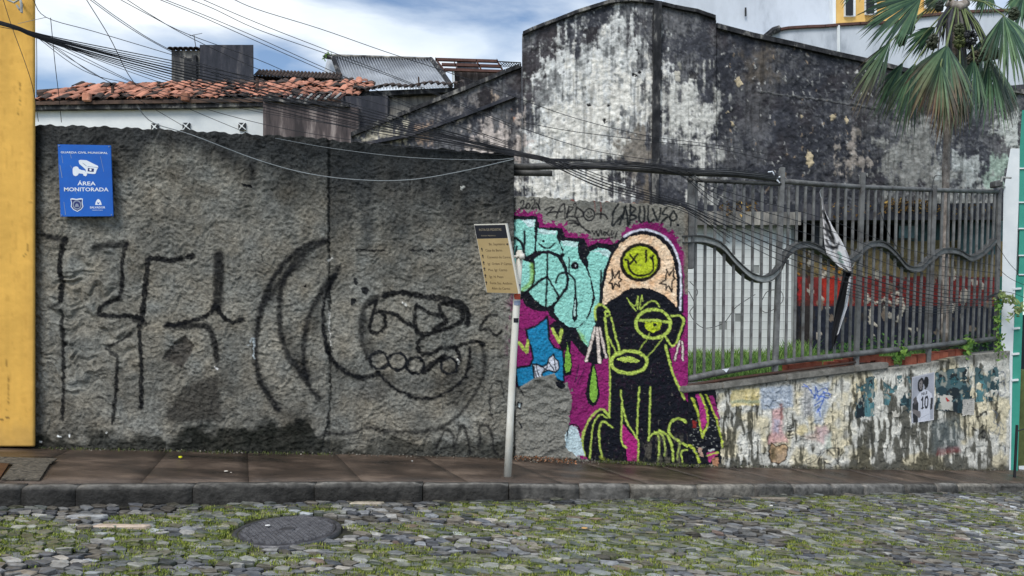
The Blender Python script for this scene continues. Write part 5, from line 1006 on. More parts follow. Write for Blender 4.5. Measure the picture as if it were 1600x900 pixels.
# ================================================================== iron fence
fe = empty('iron_fence', at(1222, 600, YL(1222)), label='grey iron bar fence with a wavy steel band standing on the low wall', cat='fence')
YF = lambda p: YL(p) + .06
top_r = pl((1070, 281), (1222, 287), (1350, 292), (1460, 296), (1563, 299)); bot_r = pl((1070, 593), (1210, 566), (1337, 553), (1450, 541), (1556, 528))
def tubep(name, pts, r, m, root=fe, dy=0, n=8, sm=True, **k):
    mb = MB(); mb.tube([fp(a, b, YF(a) + dy) for a, b in pts], r, n); return under(root, mb.build(name, M[m] if isinstance(m, str) else m, None, sm, **k))
tubep('top_rail', [(1212, 282), (1280, 288), (1350, 292.5), (1460, 297), (1562, 300)], .032, 'fence'); tubep('bottom_rail', [(1070, 593), (1140, 579), (1210, 567), (1337, 553), (1450, 541), (1556, 529)], .036, 'fence')
tubep('upper_pipe', [(1076, 281), (1222, 288)], .022, 'fence_dark', dy=-.03)
for xt, xb, y0, y1, r in ((1081, 1078, 262, 420, .036), (1222, 1210, 262, 602, .030), (1348, 1337, 270, 586, .029), (1460, 1450, 290, 568, .029), (1561, 1556, 297, 553, .027)):
    mb = MB(); a = fp(xt, y0, YF((xt + xb) / 2)); b = fp(xb, y1, YF((xt + xb) / 2)); mb.hexa([b + (-r, -r, 0), b + (r, -r, 0), a + (r, -r, 0), a + (-r, -r, 0)], (0, 2 * r, 0)); under(fe, bevel(mb.build('post', M['fence'], None), .006))
wave = spline([(1068, 374), (1100, 374), (1128, 384), (1150, 408), (1176, 431), (1200, 436), (1218, 424), (1232, 398), (1250, 384), (1272, 384), (1296, 398), (1318, 412), (1340, 402), (1358, 384), (1382, 382), (1402, 398), (1420, 418), (1440, 420), (1458, 404), (1478, 392), (1500, 394), (1520, 404), (1540, 394), (1558, 376)], 5)
for side, off, wd, mt in ((1, -5, .007, 'fence_dark'), (-1, 5, .005, 'fence_dark')):
    mb = MB()
    for i in range(len(wave) - 1):
        a, b = wave[i], wave[i + 1]; s = (YF(1075) / YF(a[0])) ** 1.0
        P, Q = fp(a[0], a[1] + off * s, YF(a[0]) - .06), fp(b[0], b[1] + off * s, YF(b[0]) - .06); mb.hexa([P - (0, 0, wd), Q - (0, 0, wd), Q + (0, 0, wd), P + (0, 0, wd)], (-.04, .10, 0))
    under(fe, mb.build('wave_edge', M[mt], None))
mb = MB()
for i in range(len(wave) - 1):
    a, b = wave[i], wave[i + 1]; s = YF(1075) / YF(a[0]); P, Q = fp(a[0], a[1] - 5 * s, YF(a[0]) - .035), fp(b[0], b[1] - 5 * s, YF(b[0]) - .035); P2, Q2 = fp(a[0], a[1] + 5 * s, YF(a[0]) - .035), fp(b[0], b[1] + 5 * s, YF(b[0]) - .035)
    mb.hexa([P2, Q2, Q, P], (-.004, .012, 0))
    if abs(a[0] - 1219) < 4 and len(mb.v) > 40: under(fe, mb.build('wave_band', M['steel_pale'], None)); mb = MB()
under(fe, mb.build('wave_band', M['fence'], None))
bars = []; p = 1088.
posts = (1081, 1222, 1348, 1460, 1561)
while p < 1556:
    if min(abs(p - q) for q in posts) > 5: bars.append(p)
    p += float(np.interp(p, [1088, 1140, 1510, 1560], [15, 14.8, 9.0, 8.4]))
rr = random.Random(12)
for p in bars:
    lean = 3 + 6 * (p - 1088) / 470; a = fp(p, top_r(p) + 3, YF(p)); b = fp(p - lean, bot_r(p - lean) - 2, YF(p)); r = .0135
    wv = float(np.interp(p - lean * .4, wave[:, 0], wave[:, 1])); s = YF(1075) / YF(p)
    m1 = fp(p - lean * .35, wv - 6 * s, YF(p)); m2 = fp(p - lean * .4, wv + 6 * s, YF(p))
    for q0, q1 in ((m1, a), (b, m2)):
        mb = MB(); mb.hexa([q0 + (-r, -r, 0), q0 + (r, -r, 0), q1 + (r, -r, 0), q1 + (-r, -r, 0)], (0, 2 * r, 0)); under(fe, mb.build('bar', M['fence'], None))
pp = tag(MB().build('x', None) if False else None, None) if False else None
mb = MB(); mb.tube([fp(a, b, YL(a) + .02) for a, b in ((1072, 603), (1140, 592), (1210, 583), (1300, 571), (1336, 566))], .018, 7); mb.build('low_pipe', M['rust'], smooth=True, label='thin rusty pipe running just above the low wall under the fence', cat='pipe')
mb = MB(); mb.tube([fp(a, b, YF(a) - .02) for a, b in ((803, 259), (870, 259), (900, 257), (1000, 262), (1076, 270))] + [fp(1150, 272, YF(1150) - .03), fp(1222, 279, YF(1222) - .03)], .038, 10) if False else None
YP = lambda p: 7.85 if p < 1076 else YL(p) + .03
mb = MB(); mb.tube([fp(a, b, YP(a)) for a, b in ((802, 261), (860, 260), (930, 259), (1000, 264), (1076, 270), (1150, 272), (1216, 280))], .036, 10); mb.build('long_pipe', M['fence_dark'], smooth=True, label='long dark iron pipe spanning above the mural to the fence', cat='pipe')
mb = MB(); mb.tube([fp(802, 270, 7.82), fp(863, 271, 7.82)], .032, 10); mb.build('short_pipe', M['fence_dark'], smooth=True, label='short cut off iron pipe just under the long pipe beside the concrete wall', cat='pipe')

# banner tied to the fence
bn = empty('banner', at(1305, 400, YL(1305)), label='torn white and black cloth banner tied to the fence bars', cat='banner')
def cloth_mesh(rows, Y, paint, nu=18, nv=60, wr=.035, seed=0):
    R_ = np.array(rows, float); t = np.linspace(0, 1, nv); tt = np.linspace(0, 1, len(R_)); q = [np.interp(t, tt, R_[:, k]) for k in range(4)]
    V = []; A = []
    for j in range(nv):
        for i in range(nu):
            f = i / (nu - 1); px = q[0][j] * (1 - f) + q[2][j] * f; py = q[1][j] * (1 - f) + q[3][j] * f
            w_ = wr * (math.sin(f * 9 + j * .11 + seed) + .6 * math.sin(f * 17 + j * .2)); V.append(at(px, py, Y + w_)); A.append((px, py))
    A = np.array(A); c = paint(A[:, 0], A[:, 1], np.tile(np.linspace(0, 1, nu), nv), np.repeat(t, nu)); V = np.array(V); n = len(V); V = np.vstack([V, V + (0, .006, 0)])
    idx = np.arange(nu * nv).reshape(nv, nu); F = np.stack([idx[:-1, :-1], idx[1:, :-1], idx[1:, 1:], idx[:-1, 1:]], -1).reshape(-1, 4); F = np.vstack([F, F[:, ::-1] + n]); 
    e = np.concatenate([idx[0], idx[1:, -1], idx[-1, ::-1][1:], idx[::-1, 0][1:-1]]); e2 = np.roll(e, -1); F = np.vstack([F, np.stack([e, e2, e2 + n, e + n], 1)])
    return V, F, np.vstack([c, c])
def pw(x, y, u, v):
    P = Paint(x, y, np.tile(lin((214, 214, 216)), (len(x), 1)) * (.85 + .3 * fbm(x / 6, y / 14, 2, 3))[:, None], .6)
    P.poly([(1286, 352), (1302, 372), (1308, 380), (1306, 388), (1292, 388), (1288, 372)], (26, 28, 32), .0)
    for q in ([(1286, 330), (1292, 344)], [(1288, 340), (1296, 352), (1297, 362)], [(1287, 356), (1298, 364), (1303, 374)], [(1289, 366), (1300, 372)], [(1291, 376), (1298, 385), (1307, 386), (1311, 380)], [(1300, 386), (1308, 387)], [(1290, 384), (1302, 389)], [(1290, 350), (1294, 366)], [(1296, 372), (1304, 380)]): P.stroke(q, 3.8, (28, 30, 36), .9)
    P.stroke([(1310, 394), (1314, 400), (1312, 406), (1317, 410)], 4, (120, 160, 148), .8); P.stroke([(1322, 392), (1328, 410), (1329, 420)], 4, (150, 140, 142), .6); P.stroke([(1296, 398), (1312, 414), (1324, 420)], 1.3, (120, 116, 118), .6)
    return P.c
V, F, C = cloth_mesh([(1283, 308, 1284, 308), (1284, 335, 1290, 332), (1286, 360, 1300, 352), (1289, 385, 1315, 376), (1292, 398, 1324, 394), (1310, 416, 1330, 412), (1326, 424, 1330, 424)], YL(1305) - .08, pw)
o = bpy.data.objects.new('white_cloth', mesh_np('white_cloth', V, F, M['cloth'], C, True)); link(o); under(bn, o)
def pk_(x, y, u, v): c = np.tile(lin((20, 22, 28)), (len(x), 1)); c[(u > .74) & (v > .12) & (v < .86)] = lin((214, 216, 220)); return c
V, F, C = cloth_mesh([(1318, 424, 1330, 424), (1314, 445, 1330, 440), (1306, 480, 1324, 480), (1300, 520, 1313, 512), (1300, 545, 1306, 535)], YL(1312) - .07, pk_, seed=2)
o = bpy.data.objects.new('black_cloth', mesh_np('black_cloth', V, F, M['cloth'], C, True)); link(o); under(bn, o)
mb = MB(); mb.tube([fp(1283, 309, YL(1283) - .08), fp(1281, 300, YL(1283)), fp(1283, 296, YL(1283))], .004, 5); mb.tube([fp(1327, 423, YL(1327) - .08), fp(1334, 414, YL(1334))], .004, 5); under(bn, mb.build('tie', M['cable_pale'], None))
# white tape wrapped round the post top
mb = MB(); mb.tube([fp(x, y, YL(1216) - .02) for x, y in ((1200, 269), (1207, 268), (1210, 274), (1214, 282), (1218, 286), (1213, 279), (1219, 276))], .008, 5); mb.build('tape', M['ink_white'], label='strip of white tape wrapped round the fence post top', cat='tape')
mb = MB(); mb.prism([fp(1128, 577, YF(1134) - .05), fp(1139, 576, YF(1134) - .05), fp(1135, 582, YF(1134) - .05)], (0, .01, .0)); fix_normals(mb.build('paper_scrap', M['ink_white'], label='white paper scrap caught on the bottom rail of the fence', cat='paper scrap'))

# ================================================================== signs
_tc = {}
def text_polys(s, bold=False):
    cu = bpy.data.curves.new('t', 'FONT'); cu.body = s; cu.size = 1; cu.resolution_u = 2; cu.offset = .018 if bold else 0
    o = bpy.data.objects.new('t', cu); COL.objects.link(o); dg = bpy.context.evaluated_depsgraph_get(); dg.update(); me = bpy.data.meshes.new_from_object(o.evaluated_get(dg))
    V = [(v.co.x, v.co.y) for v in me.vertices]; F = [tuple(p.vertices) for p in me.polygons]; bpy.data.objects.remove(o); bpy.data.meshes.remove(me); return V, F
def put_text(name, s, root, f, x0, y0, x1, h, m, bold=False, center=True):
    """letters fitted between x0 and x1, baseline y0, cap height h, on the plate mapped by f(u, v, lift)"""
    V, F = text_polys(s, bold); xs = [v[0] for v in V]; a, b = min(xs), max(xs); k = (x1 - x0) / (b - a)
    mb = MB(); mb.add([f(x0 + (v[0] - a) * k, y0 - v[1] * h / .70, .0015) for v in V], F); o = mb.build(name, m, None); under(root, o); return o
def plate_map(TL, TR, BR, BL, lift=-1):
    TL, TR, BR, BL = map(np.array, (TL, TR, BR, BL)); n = np.cross(TR - TL, BL - TL); n = n / np.linalg.norm(n); n = n if n[1] < 0 else -n
    return lambda u, v, l=0: TL * (1 - u) * (1 - v) + TR * u * (1 - v) + BR * u * v + BL * (1 - u) * v + n * l
def shape(root, f, name, poly, m, lift=.0015): mb = MB(); mb.add([f(u, v, lift) for u, v in poly], [tuple(range(len(poly)))]); o = mb.build(name, m, None); return under(root, o)
def circ(cx, cy, rx, ry, n=24, a0=0, a1=2 * math.pi): return [(cx + rx * math.cos(a0 + (a1 - a0) * k / n), cy + ry * math.sin(a0 + (a1 - a0) * k / n)) for k in range(n + (a1 - a0 < 6.2))]
bs = empty('monitored_area_sign', at(134, 283, 7.2), label='blue metal sign reading AREA MONITORADA with a white camera, on the grey wall', cat='sign')
Ys = 7.15
f = plate_map(at(90, 225.5, Ys), at(173, 227, Ys), at(177, 338, Ys), at(94.5, 338.5, Ys))
mb = MB(); mb.prism([f(0, 0), f(1, 0), f(1, 1), f(0, 1)], (0, .012, 0)); o = under(bs, fix_normals(mb.build('plate', M['blue'], None))); bevel(o, .002)
put_text('lettering', 'GUARDA CIVIL MUNICIPAL', bs, f, .055, .122, .94, .026, M['ink_white'], True)
put_text('lettering', 'ÁREA', bs, f, .345, .565, .69, .052, M['ink_white'], True); put_text('lettering', 'MONITORADA', bs, f, .09, .648, .93, .052, M['ink_white'], True)
put_text('lettering', 'SALVADOR', bs, f, .565, .888, .855, .028, M['ink_white'], True); put_text('lettering', 'PREFEITURA', bs, f, .61, .918, .81, .011, M['ink_white'])
cp = lambda pts: [((x - 65) / 590, (y - 65) / 785) for x, y in pts]   # emblem points in the sign's own grid
shape(bs, f, 'camera_emblem', cp([(222, 330), (234, 310), (262, 302), (284, 310), (292, 330), (322, 342), (352, 345), (378, 372), (380, 398), (362, 410), (342, 402), (336, 384), (290, 378), (276, 400), (250, 410), (230, 400), (222, 380)]), M['ink_white'])
shape(bs, f, 'camera_emblem', cp([(292, 240), (312, 230), (380, 234), (505, 294), (510, 312), (470, 308), (392, 300), (370, 340), (342, 312), (300, 276)]), M['ink_white'], .0018)
shape(bs, f, 'camera_emblem', cp([(392, 304), (506, 316), (488, 346), (478, 378), (462, 384), (372, 378), (366, 344)]), M['ink_white'], .0022); shape(bs, f, 'camera_emblem', cp([(394, 318), (462, 326), (456, 362), (390, 356)]), M['ink_navy'], .0030)
shape(bs, f, 'camera_emblem', [(u, v) for u, v in circ((422 - 65) / 590, (338 - 65) / 785, .022, .017)], M['ink_white'], .0036); shape(bs, f, 'camera_emblem', cp([(330, 262), (352, 272), (382, 298), (376, 300)]), M['ink_grey'], .0026)
shape(bs, f, 'shield_emblem', cp([(184, 656), (205, 650), (250, 658), (300, 650), (324, 656), (318, 700), (326, 740), (300, 775), (256, 798), (212, 776), (186, 742), (192, 700)]), M['ink_white']); shape(bs, f, 'shield_emblem', cp([(192, 664), (250, 668), (316, 664), (309, 700), (317, 738), (296, 768), (256, 788), (216, 768), (195, 738), (201, 700)]), M['ink_navy'], .0021)
shape(bs, f, 'shield_emblem', circ(.325, .838, .085, .066), M['ink_grey'], .0027); shape(bs, f, 'shield_emblem', circ(.325, .838, .062, .048), M['ink_navy'], .0033); shape(bs, f, 'shield_emblem', cp([(232, 745), (240, 718), (256, 706), (272, 718), (280, 745)]), M['ink_grey'], .0039)
shape(bs, f, 'crown_emblem', cp([(458, 724), (466, 690), (480, 668), (494, 658), (512, 668), (524, 690), (532, 724)]), M['ink_white']); shape(bs, f, 'crown_emblem', cp([(478, 690), (494, 702), (511, 690), (500, 716), (488, 716)]), M['blue'], .0022)
for q in ([(200, 160), (204, 160), (216, 216), (210, 214)], [(534, 190), (538, 190), (570, 360), (566, 360)], [(196, 292), (200, 292), (216, 322), (212, 324)], [(78, 290), (86, 290), (104, 430), (98, 430)], [(104, 180), (108, 180), (118, 270), (114, 270)], [(244, 540), (248, 540), (258, 600), (254, 600)], [(108, 690), (112, 690), (126, 830), (120, 830)]): shape(bs, f, 'scratch', cp(q), M['ink_grey'], .0012)
for u, v in ((.03, .02), (.97, .02), (.97, .98), (.03, .98)): mb = MB(); c = f(u, v, .002); mb.tube([c, c + np.array((0, -.004, 0))], .006, 8); under(bs, mb.build('screw', M['ink_grey'], None))

# pedestrian route sign on its white post
ps = empty('route_sign', at(793, 747, 6.72), label='white post with tilted tan pedestrian route sign board headed Rota de Pedestre', cat='sign')
TLp, BLp, TRp = at(741, 351, 6.75), at(761, 457, 6.75), at(790, 350, 6.60); BRp = tuple(np.array(TRp) + np.array(BLp) - np.array(TLp)); f = plate_map(TLp, TRp, BRp, BLp); fu = lambda u, v: f(u, v)
nrm = (f(0, 0, 1) - f(0, 0, 0)); 
mb = MB(); mb.prism([f(-.01, -.006, -.001), f(1.03, -.008, -.001), f(1.03, 1.004, -.001), f(-.01, 1.0, -.001)], tuple(-nrm * .022)); under(ps, fix_normals(mb.build('back_plate', M['white_post'], None)))
shape(ps, f, 'route_panel', [(0, .21), (.985, .205), (.985, 1), (0, 1)], M['tan'], .0005); shape(ps, f, 'header_panel', [(0, .01), (.985, .01), (.985, .203), (0, .208)], M['ink_black'], .0006)
pale = mat('pale_tan_print', (150, 138, 116), (160, 148, 124), rough=.4, bump=0)
put_text('lettering', 'ROTA DE PEDESTRE', ps, f, .13, .094, .84, .034, pale); put_text('lettering', 'Centro Histórico', ps, f, .16, .172, .62, .018, pale)
for tx, x0, x1, v in (('Bx. Sapateiros', .36, .86, .305), ('Casa do Benin', .21, .74, .395), ('Convento do Carmo', .22, .96, .495), ('Igr. Ordem 3ª Carmo', .20, .95, .592), ('Mus. Igr. Carmo', .18, .78, .682), ('Igr. N. Passo', .18, .62, .782), ('Forte Sto. Antônio', .16, .86, .875), ('Além do Carmo', .18, .76, .952)):
    put_text('lettering', tx, ps, f, x0, v, x1, .036, M['ink_brown'])
for k, v in enumerate((.395, .495, .592, .682, .782, .885)): u = .10 - .012 * k; shape(ps, f, 'arrow', [(u - .012, v), (u - .012, v - .03), (u - .035, v - .03), (u, v - .058), (u + .035, v - .03), (u + .012, v - .03), (u + .012, v)], M['ink_black'])
shape(ps, f, 'arrow', [(.90, .295), (.90, .285), (.93, .285), (.93, .27), (.975, .29), (.93, .31), (.93, .297)], M['ink_black'])
mb = MB(); mb.tube([fp(793, 747, 6.72), fp(797, 660, 6.72), fp(802, 560, 6.72), (fp(808.5, 450, 6.72)), fp(812, 394, 6.72)], [.036, .033, .032, .032, .032], 16); under(ps, mb.build('post', M['white_post'], None, True))
mb = MB(); mb.tube([fp(796, 402, 6.68), fp(817, 400, 6.70)], .014, 8); under(ps, mb.build('arm', M['white_post'], None, True)); mb = MB(); mb.tube([fp(811, 401, 6.66), fp(819.5, 400.5, 6.66)], [.026, .026], 12); under(ps, mb.build('clamp', M['white_post'], None, True)); mb = MB(); mb.tube([fp(819.4, 401, 6.66), fp(822, 401, 6.66)], .013, 10); under(ps, mb.build('bolt', M['ink_black'], None))
mb = MB(); mb.tube([fp(812, 395, 6.72), fp(812, 391, 6.72)], [.032, .02], 14); under(ps, mb.build('cap', M['white_post'], None, True))
for i, (y0, y1, m_) in enumerate(((444, 454, 'ink_navy'), (459, 468, 'sticker'), (470, 477, 'ink_grey'), (497, 504, 'ink_black'))):
    if m_ == 'sticker': M['sticker'] = mat('red_sticker', (190, 66, 44), (204, 96, 70), rough=.5, bump=0)
    mb = MB(); xc = np.interp((y0 + y1) / 2, [394, 747], [812, 793]); V = []
    for yy in (y0, y1):
        for k in range(9): a = R(200 + k * (14 if m_ != 'ink_black' else 10) + i * 10); c_ = fp(xc, yy, 6.72); V.append(c_ + (math.cos(a) * .035, math.sin(a) * .035, 0))
    mb.add(V, [(k, k + 1, 10 + k, 9 + k) for k in range(8)]); under(ps, mb.build('sticker', M[m_], None))
mb = MB(); mb.tube([fp(793, 749, 6.72), fp(793, 744, 6.72)], [.075, .055], 14); under(ps, mb.build('base_collar', M['pavebase'], None))

# posters pasted on the low wall: each sheet is drawn on its own grid
def poster(name, q, paint, label, cat, lift=.016, n=46, nv=70, ragged=0, seed=0, m='print'):
    (ax, ay), (bx, by), (cx, cy), (dx, dy) = q; u, v = np.meshgrid(np.linspace(0, 1, n), np.linspace(0, 1, nv)); u = u.ravel(); v = v.ravel()
    PXs = (ax * (1 - u) + bx * u) * (1 - v) + (dx * (1 - u) + cx * u) * v; PYs = (ay * (1 - u) + by * u) * (1 - v) + (dy * (1 - u) + cy * u) * v; Yv = np.array([YL(a) for a in PXs])
    w_ = .002 * np.sin(u * 11 + v * 7); V = np.stack([(PXs - CX) * (Yv - lift) / FPX, Yv - lift - w_, EYE - (PYs - HY) * (Yv - lift) / FPX], 1); c = paint(u * 100, v * 100)
    idx = np.arange(n * nv).reshape(nv, n); F = np.stack([idx[:-1, :-1], idx[1:, :-1], idx[1:, 1:], idx[:-1, 1:]], -1).reshape(-1, 4)
    if ragged:
        fc = u[F].mean(1), v[F].mean(1); e = np.minimum.reduce([fc[0], 1 - fc[0], fc[1], 1 - fc[1]]); nn = fbm(fc[0] * 7, fc[1] * 9, seed, 4)
        F = F[(e + .30 * (nn - .42) > .0) & (nn > ragged)]
    k = len(V); ed = {}
    for a in F:
        for i in range(4): ed[(int(a[i]), int(a[(i + 1) % 4]))] = 1
    sd = np.array([(a, b, b + k, a + k) for (a, b) in ed if (b, a) not in ed]); V = np.vstack([V, V + (.0, .010, 0)]); F = np.vstack([F, sd]); me = mesh_np(name, V, F, M[m], np.vstack([c, c]), True)
    return tag(link(bpy.data.objects.new(name, me)), label, cat)
def player(x, y):
    P = Paint(x, y, np.tile(lin((168, 170, 180)), (len(x), 1)) * (.85 + .35 * fbm(x / 20, y / 20, 3, 3))[:, None], .5)
    m = (x < 3) | (x > 97) | (y < 2) | (y > 98); P.c[m] = lin((206, 206, 212))
    P.poly([(58, 6), (70, 8), (74, 18), (70, 28), (60, 31), (54, 24), (52, 14)], (22, 22, 26), sm=True); P.poly([(30, 10), (44, 6), (52, 12), (50, 24), (46, 34), (36, 36), (28, 30), (26, 18)], (34, 34, 38), sm=True)
    P.poly([(34, 14), (44, 12), (47, 22), (42, 31), (35, 29), (32, 20)], (128, 122, 122), sm=True); P.stroke([(36, 19), (40, 18)], 1.4, (20, 20, 24)); P.stroke([(37, 26), (41, 26)], 1.4, (40, 30, 30)); P.stroke([(60, 30), (58, 36)], 8, (70, 66, 66))
    P.poly([(20, 46), (34, 38), (56, 32), (72, 36), (88, 44), (94, 60), (86, 66), (82, 80), (84, 100), (30, 100), (28, 80), (30, 62)], (212, 214, 224)); P.poly([(4, 60), (20, 46), (30, 60), (28, 84), (30, 100), (8, 100), (6, 84)], (44, 44, 48)); P.poly([(6, 50), (20, 42), (26, 56), (14, 62)], (90, 86, 88)); P.poly([(8, 70), (40, 78), (42, 88), (34, 92), (20, 84), (6, 78)], (120, 114, 114)); P.poly([(84, 52), (94, 54), (92, 76), (82, 78)], (60, 60, 64))
    P.stroke([(36, 46), (38, 78), (40, 96)], 1.4, (150, 152, 164), .7); P.stroke([(80, 48), (78, 74)], 1.6, (150, 152, 164), .7); P.stroke([(44, 92), (76, 86)], 1.4, (150, 152, 164), .7)
    D = (24, 24, 40)
    for q in ([(43, 44), (43, 39), (47, 39), (47, 41.5), (43, 42)], [(54, 39), (50.5, 39), (50.5, 43.6), (54, 43.4)], [(50.5, 41.2), (53.6, 41.2)], [(57.5, 38.8), (57.5, 43), (61, 42.6)], [(67.5, 38), (64, 38.4), (64, 42.6), (67.6, 42.2)], [(64, 40.3), (67, 40.2)]): P.stroke(q, 1.5, D, sm=False)
    P.stroke([(44, 53), (49, 49), (49, 72)], 5, D, sm=False); P.stroke([(44, 72), (54, 71)], 3, D, sm=False); P.stroke([(62, 50), (70, 49), (72, 54), (72, 66), (69, 71), (62, 71), (60, 66), (60, 54), (62, 50)], 5, D, sm=False)
    return P.c
poster('football_poster', [(1425, 589), (1460.5, 581), (1459, 656), (1424, 661.5)], player, 'grey poster of a footballer seen from behind, shirt lettered PELE 10', 'poster', lift=.03, n=60, nv=110)
def teal(seed, cream=0):
    def f_(x, y):
        n = fbm(x / 26, y / 26, seed, 4); c = lin((76, 104, 108))[None, :] * (.5 + 1.0 * n)[:, None]; P = Paint(x, y, c, 2.5, seed); rr = random.Random(seed)
        for k in range(2 if seed % 2 else 3):
            cx_ = (26 + 48 * k) if seed % 2 else 18 + 32 * k; cy_ = rr.uniform(22, 34); sk = rr.choice([(46, 92, 98), (28, 48, 56), (62, 118, 124)])
            P.poly([(cx_ - 22, 104), (cx_ - 18, cy_ + 24), (cx_ - 5, cy_ + 15), (cx_ + 6, cy_ + 15), (cx_ + 19, cy_ + 26), (cx_ + 22, 104)], rr.choice([(24, 36, 44), (86, 134, 140), (36, 62, 70)])); P.ell(cx_, cy_ - 3, 11, 15, (18, 26, 32)); P.ell(cx_, cy_ + 1, 8, 11, sk)
            P.stroke([(cx_ - 5, cy_ - 2), (cx_ - 2, cy_ - 2)], 1.8, (14, 20, 24)); P.stroke([(cx_ + 2, cy_ - 2), (cx_ + 5, cy_ - 2)], 1.8, (14, 20, 24)); P.stroke([(cx_ - 3, cy_ + 7), (cx_ + 3, cy_ + 7)], 1.6, (14, 20, 24)); P.stroke([(cx_, cy_), (cx_ - 1, cy_ + 4)], 1.2, (120, 160, 164), .7)
            P.stroke([(cx_ - 14, cy_ + 30), (cx_ - 6, cy_ + 50), (cx_ + 8, cy_ + 44)], 3, (120, 160, 164), .5); P.stroke([(cx_ + 15, cy_ + 30), (cx_ + 12, cy_ + 60)], 2.5, (16, 26, 32), .7); P.stroke([(cx_ - 16, cy_ + 34), (cx_ - 14, 98)], 2.5, (16, 26, 32), .7)
        if cream:
            P.poly([(cream - 16, 62), (cream + 18, 60), (cream + 19, 96), (cream - 16, 98)], (206, 202, 192)); 
            if cream < 50: P.poly([(cream + 3, 70), (cream + 11, 69), (cream + 10, 77), (cream + 3, 77)], (190, 40, 36))
            else:
                for k in range(5): P.stroke([(cream - 12, 68 + 6 * k), (cream + 14, 67 + 6 * k)], 1.6, (130, 126, 126), .7)
        s = sst(.62, .68, fbm(x / 14, y / 18, seed + 40, 4)); P.c = P.c * (1 - .75 * s)[:, None] + lin((170, 168, 154)) * (.75 * s)[:, None]; return P.c
    return f_
poster('faded_poster', [(1338, 592), (1368, 587), (1366, 650), (1336, 654)], teal(3), 'torn teal poster of figures nearest the left of the pasted row', 'poster', ragged=.14, seed=3)
poster('faded_poster', [(1380, 590), (1424, 584), (1423, 646), (1381, 632)], teal(5), 'tattered teal and grey poster just left of the footballer poster', 'poster', ragged=.22, seed=15, lift=.012)
poster('faded_poster', [(1461, 580), (1520, 572), (1518, 648), (1462, 640)], teal(4, 28), 'teal poster of three faces with a red square, right of the footballer poster', 'poster', ragged=.10, seed=8)
poster('faded_poster', [(1523, 574), (1562, 570), (1560, 626), (1524, 628)], teal(7), 'teal poster of two seated figures, last before the white pillar', 'poster', ragged=.10, seed=22)
def note(x, y):
    P = Paint(x, y, np.tile(lin((196, 192, 184)), (len(x), 1)) * (.8 + .3 * fbm(x / 20, y / 20, 3, 3))[:, None], .5)
    for k in range(6): P.stroke([(14, 16 + 13 * k), (84, 14 + 13 * k)], 3.4, (120, 116, 120), .6)
    return P.c
poster('paper_notice', [(1504, 624), (1523, 622), (1522, 648), (1503, 650)], note, 'small pale paper notice pasted between two teal posters', 'paper', ragged=.2, seed=6, lift=.026, n=24, nv=24)
poster('paper_patch', [(1393, 642), (1404, 640), (1405, 651), (1396, 652)], lambda x, y: np.tile(lin((206, 200, 188)), (len(x), 1)), 'small torn white paper patch left of the footballer poster', 'paper', ragged=.2, seed=9, n=14, nv=14)

# ================================================================== fan palm
pm = empty('fan_palm', at(1478, 520, 12.6), label='tall fan palm with drooping green and brown fronds, cut by the top right corner', cat='palm tree')
YPm = 12.6; mb = MB(); tp = [(1476, 545), (1477, 430), (1478, 330), (1478, 260), (1482, 190), (1488, 110), (1494, 40), (1496, 5)]
mb.tube([fp(x, y, YPm) for x, y in spline(tp, 4)], [.058 + .004 * math.sin(k * 1.7) for k in range(len(spline(tp, 4)))], 12); under(pm, mb.build('trunk', M['trunk'], None, True))
PG = [(60, 92, 72), (78, 112, 82), (50, 78, 66), (104, 134, 98)]; PB = [(140, 112, 88), (120, 96, 78), (98, 80, 70)]
def fan(hub, tipdir, length, spread, src, brown=0, n=34, Yd=0., seed=0, cup=.5):
    """costapalmate leaf: a pleated fan of narrow leaflets joined near the hub, free and drooping at the tips"""
    rr = random.Random(seed); Yh = YPm + Yd; H = fp(hub[0], hub[1], Yh); s = Yh / FPX; mb = MB(); a0 = R(tipdir)
    for k in range(n):
        f_ = (k / (n - 1) - .5); a = a0 + f_ * R(spread) + rr.uniform(-.03, .03); L = length * s * (1 - .40 * abs(f_ * 2) ** 1.8) * rr.uniform(.80, 1.10)
        d = np.array((math.cos(a), 0, math.sin(a))); out = cup * (1 - (2 * f_) ** 2) * .35; zig = .012 * (1 if k % 2 else -1)
        br = brown * rr.uniform(.3, 1.4); w0 = L * R(spread) / n * .60
        c1 = lin(rr.choice(PG)) * rr.uniform(.8, 1.2); c2 = lin(rr.choice(PB)); side = np.array((-d[2], 0, d[0])); prev = None; V = []; C = []
        for j, (t, wf) in enumerate(((.02, .06), (.3, .44), (.6, .74), (.8, .42), (1., .03))):
            p = H + d * L * t + np.array((0, -out * t * (1 - t * .6) * L + zig * (t > .1), -.42 * L * t * t * max(.0, math.cos(a)) ** 2 - .16 * L * t ** 3 * (.6 + .8 * ((k * 7) % 5) / 5))); w_ = w0 * wf / .66
            cc = c1 * (1 - min(1, br * t * t * 1.3)) + c2 * min(1, br * t * t * 1.3); cc = cc * (1.25 if abs(f_) < .03 else 1)
            V += [p - side * w_, p + side * w_ + np.array((0, .010, 0))]; C += [tuple(cc)] * 2
        o_ = len(mb.v); mb.add(V, [(2 * j, 2 * j + 1, 2 * j + 3, 2 * j + 2) for j in range(4)]); mb.c += C
    lf = under(pm, mb.build('fan_leaf', M['palm'], None))
    S_ = fp(src[0], src[1], YPm); midp = (H + S_) / 2 + (0, -.03, .05); m2 = MB(); m2.tube([S_, midp, H, H + np.array((math.cos(a0), 0, math.sin(a0))) * length * s * .25], [.016, .013, .011, .006], 6); m2.build('leaf_stalk', mat('leaf_stalk', (98, 112, 70), (122, 134, 88)) if 'stalk' not in M else M['stalk'], lf, True)
    return lf
M['stalk'] = mat('leaf_stalk', (92, 108, 72), (122, 134, 88), scale=6)
crown = (1494, 0)
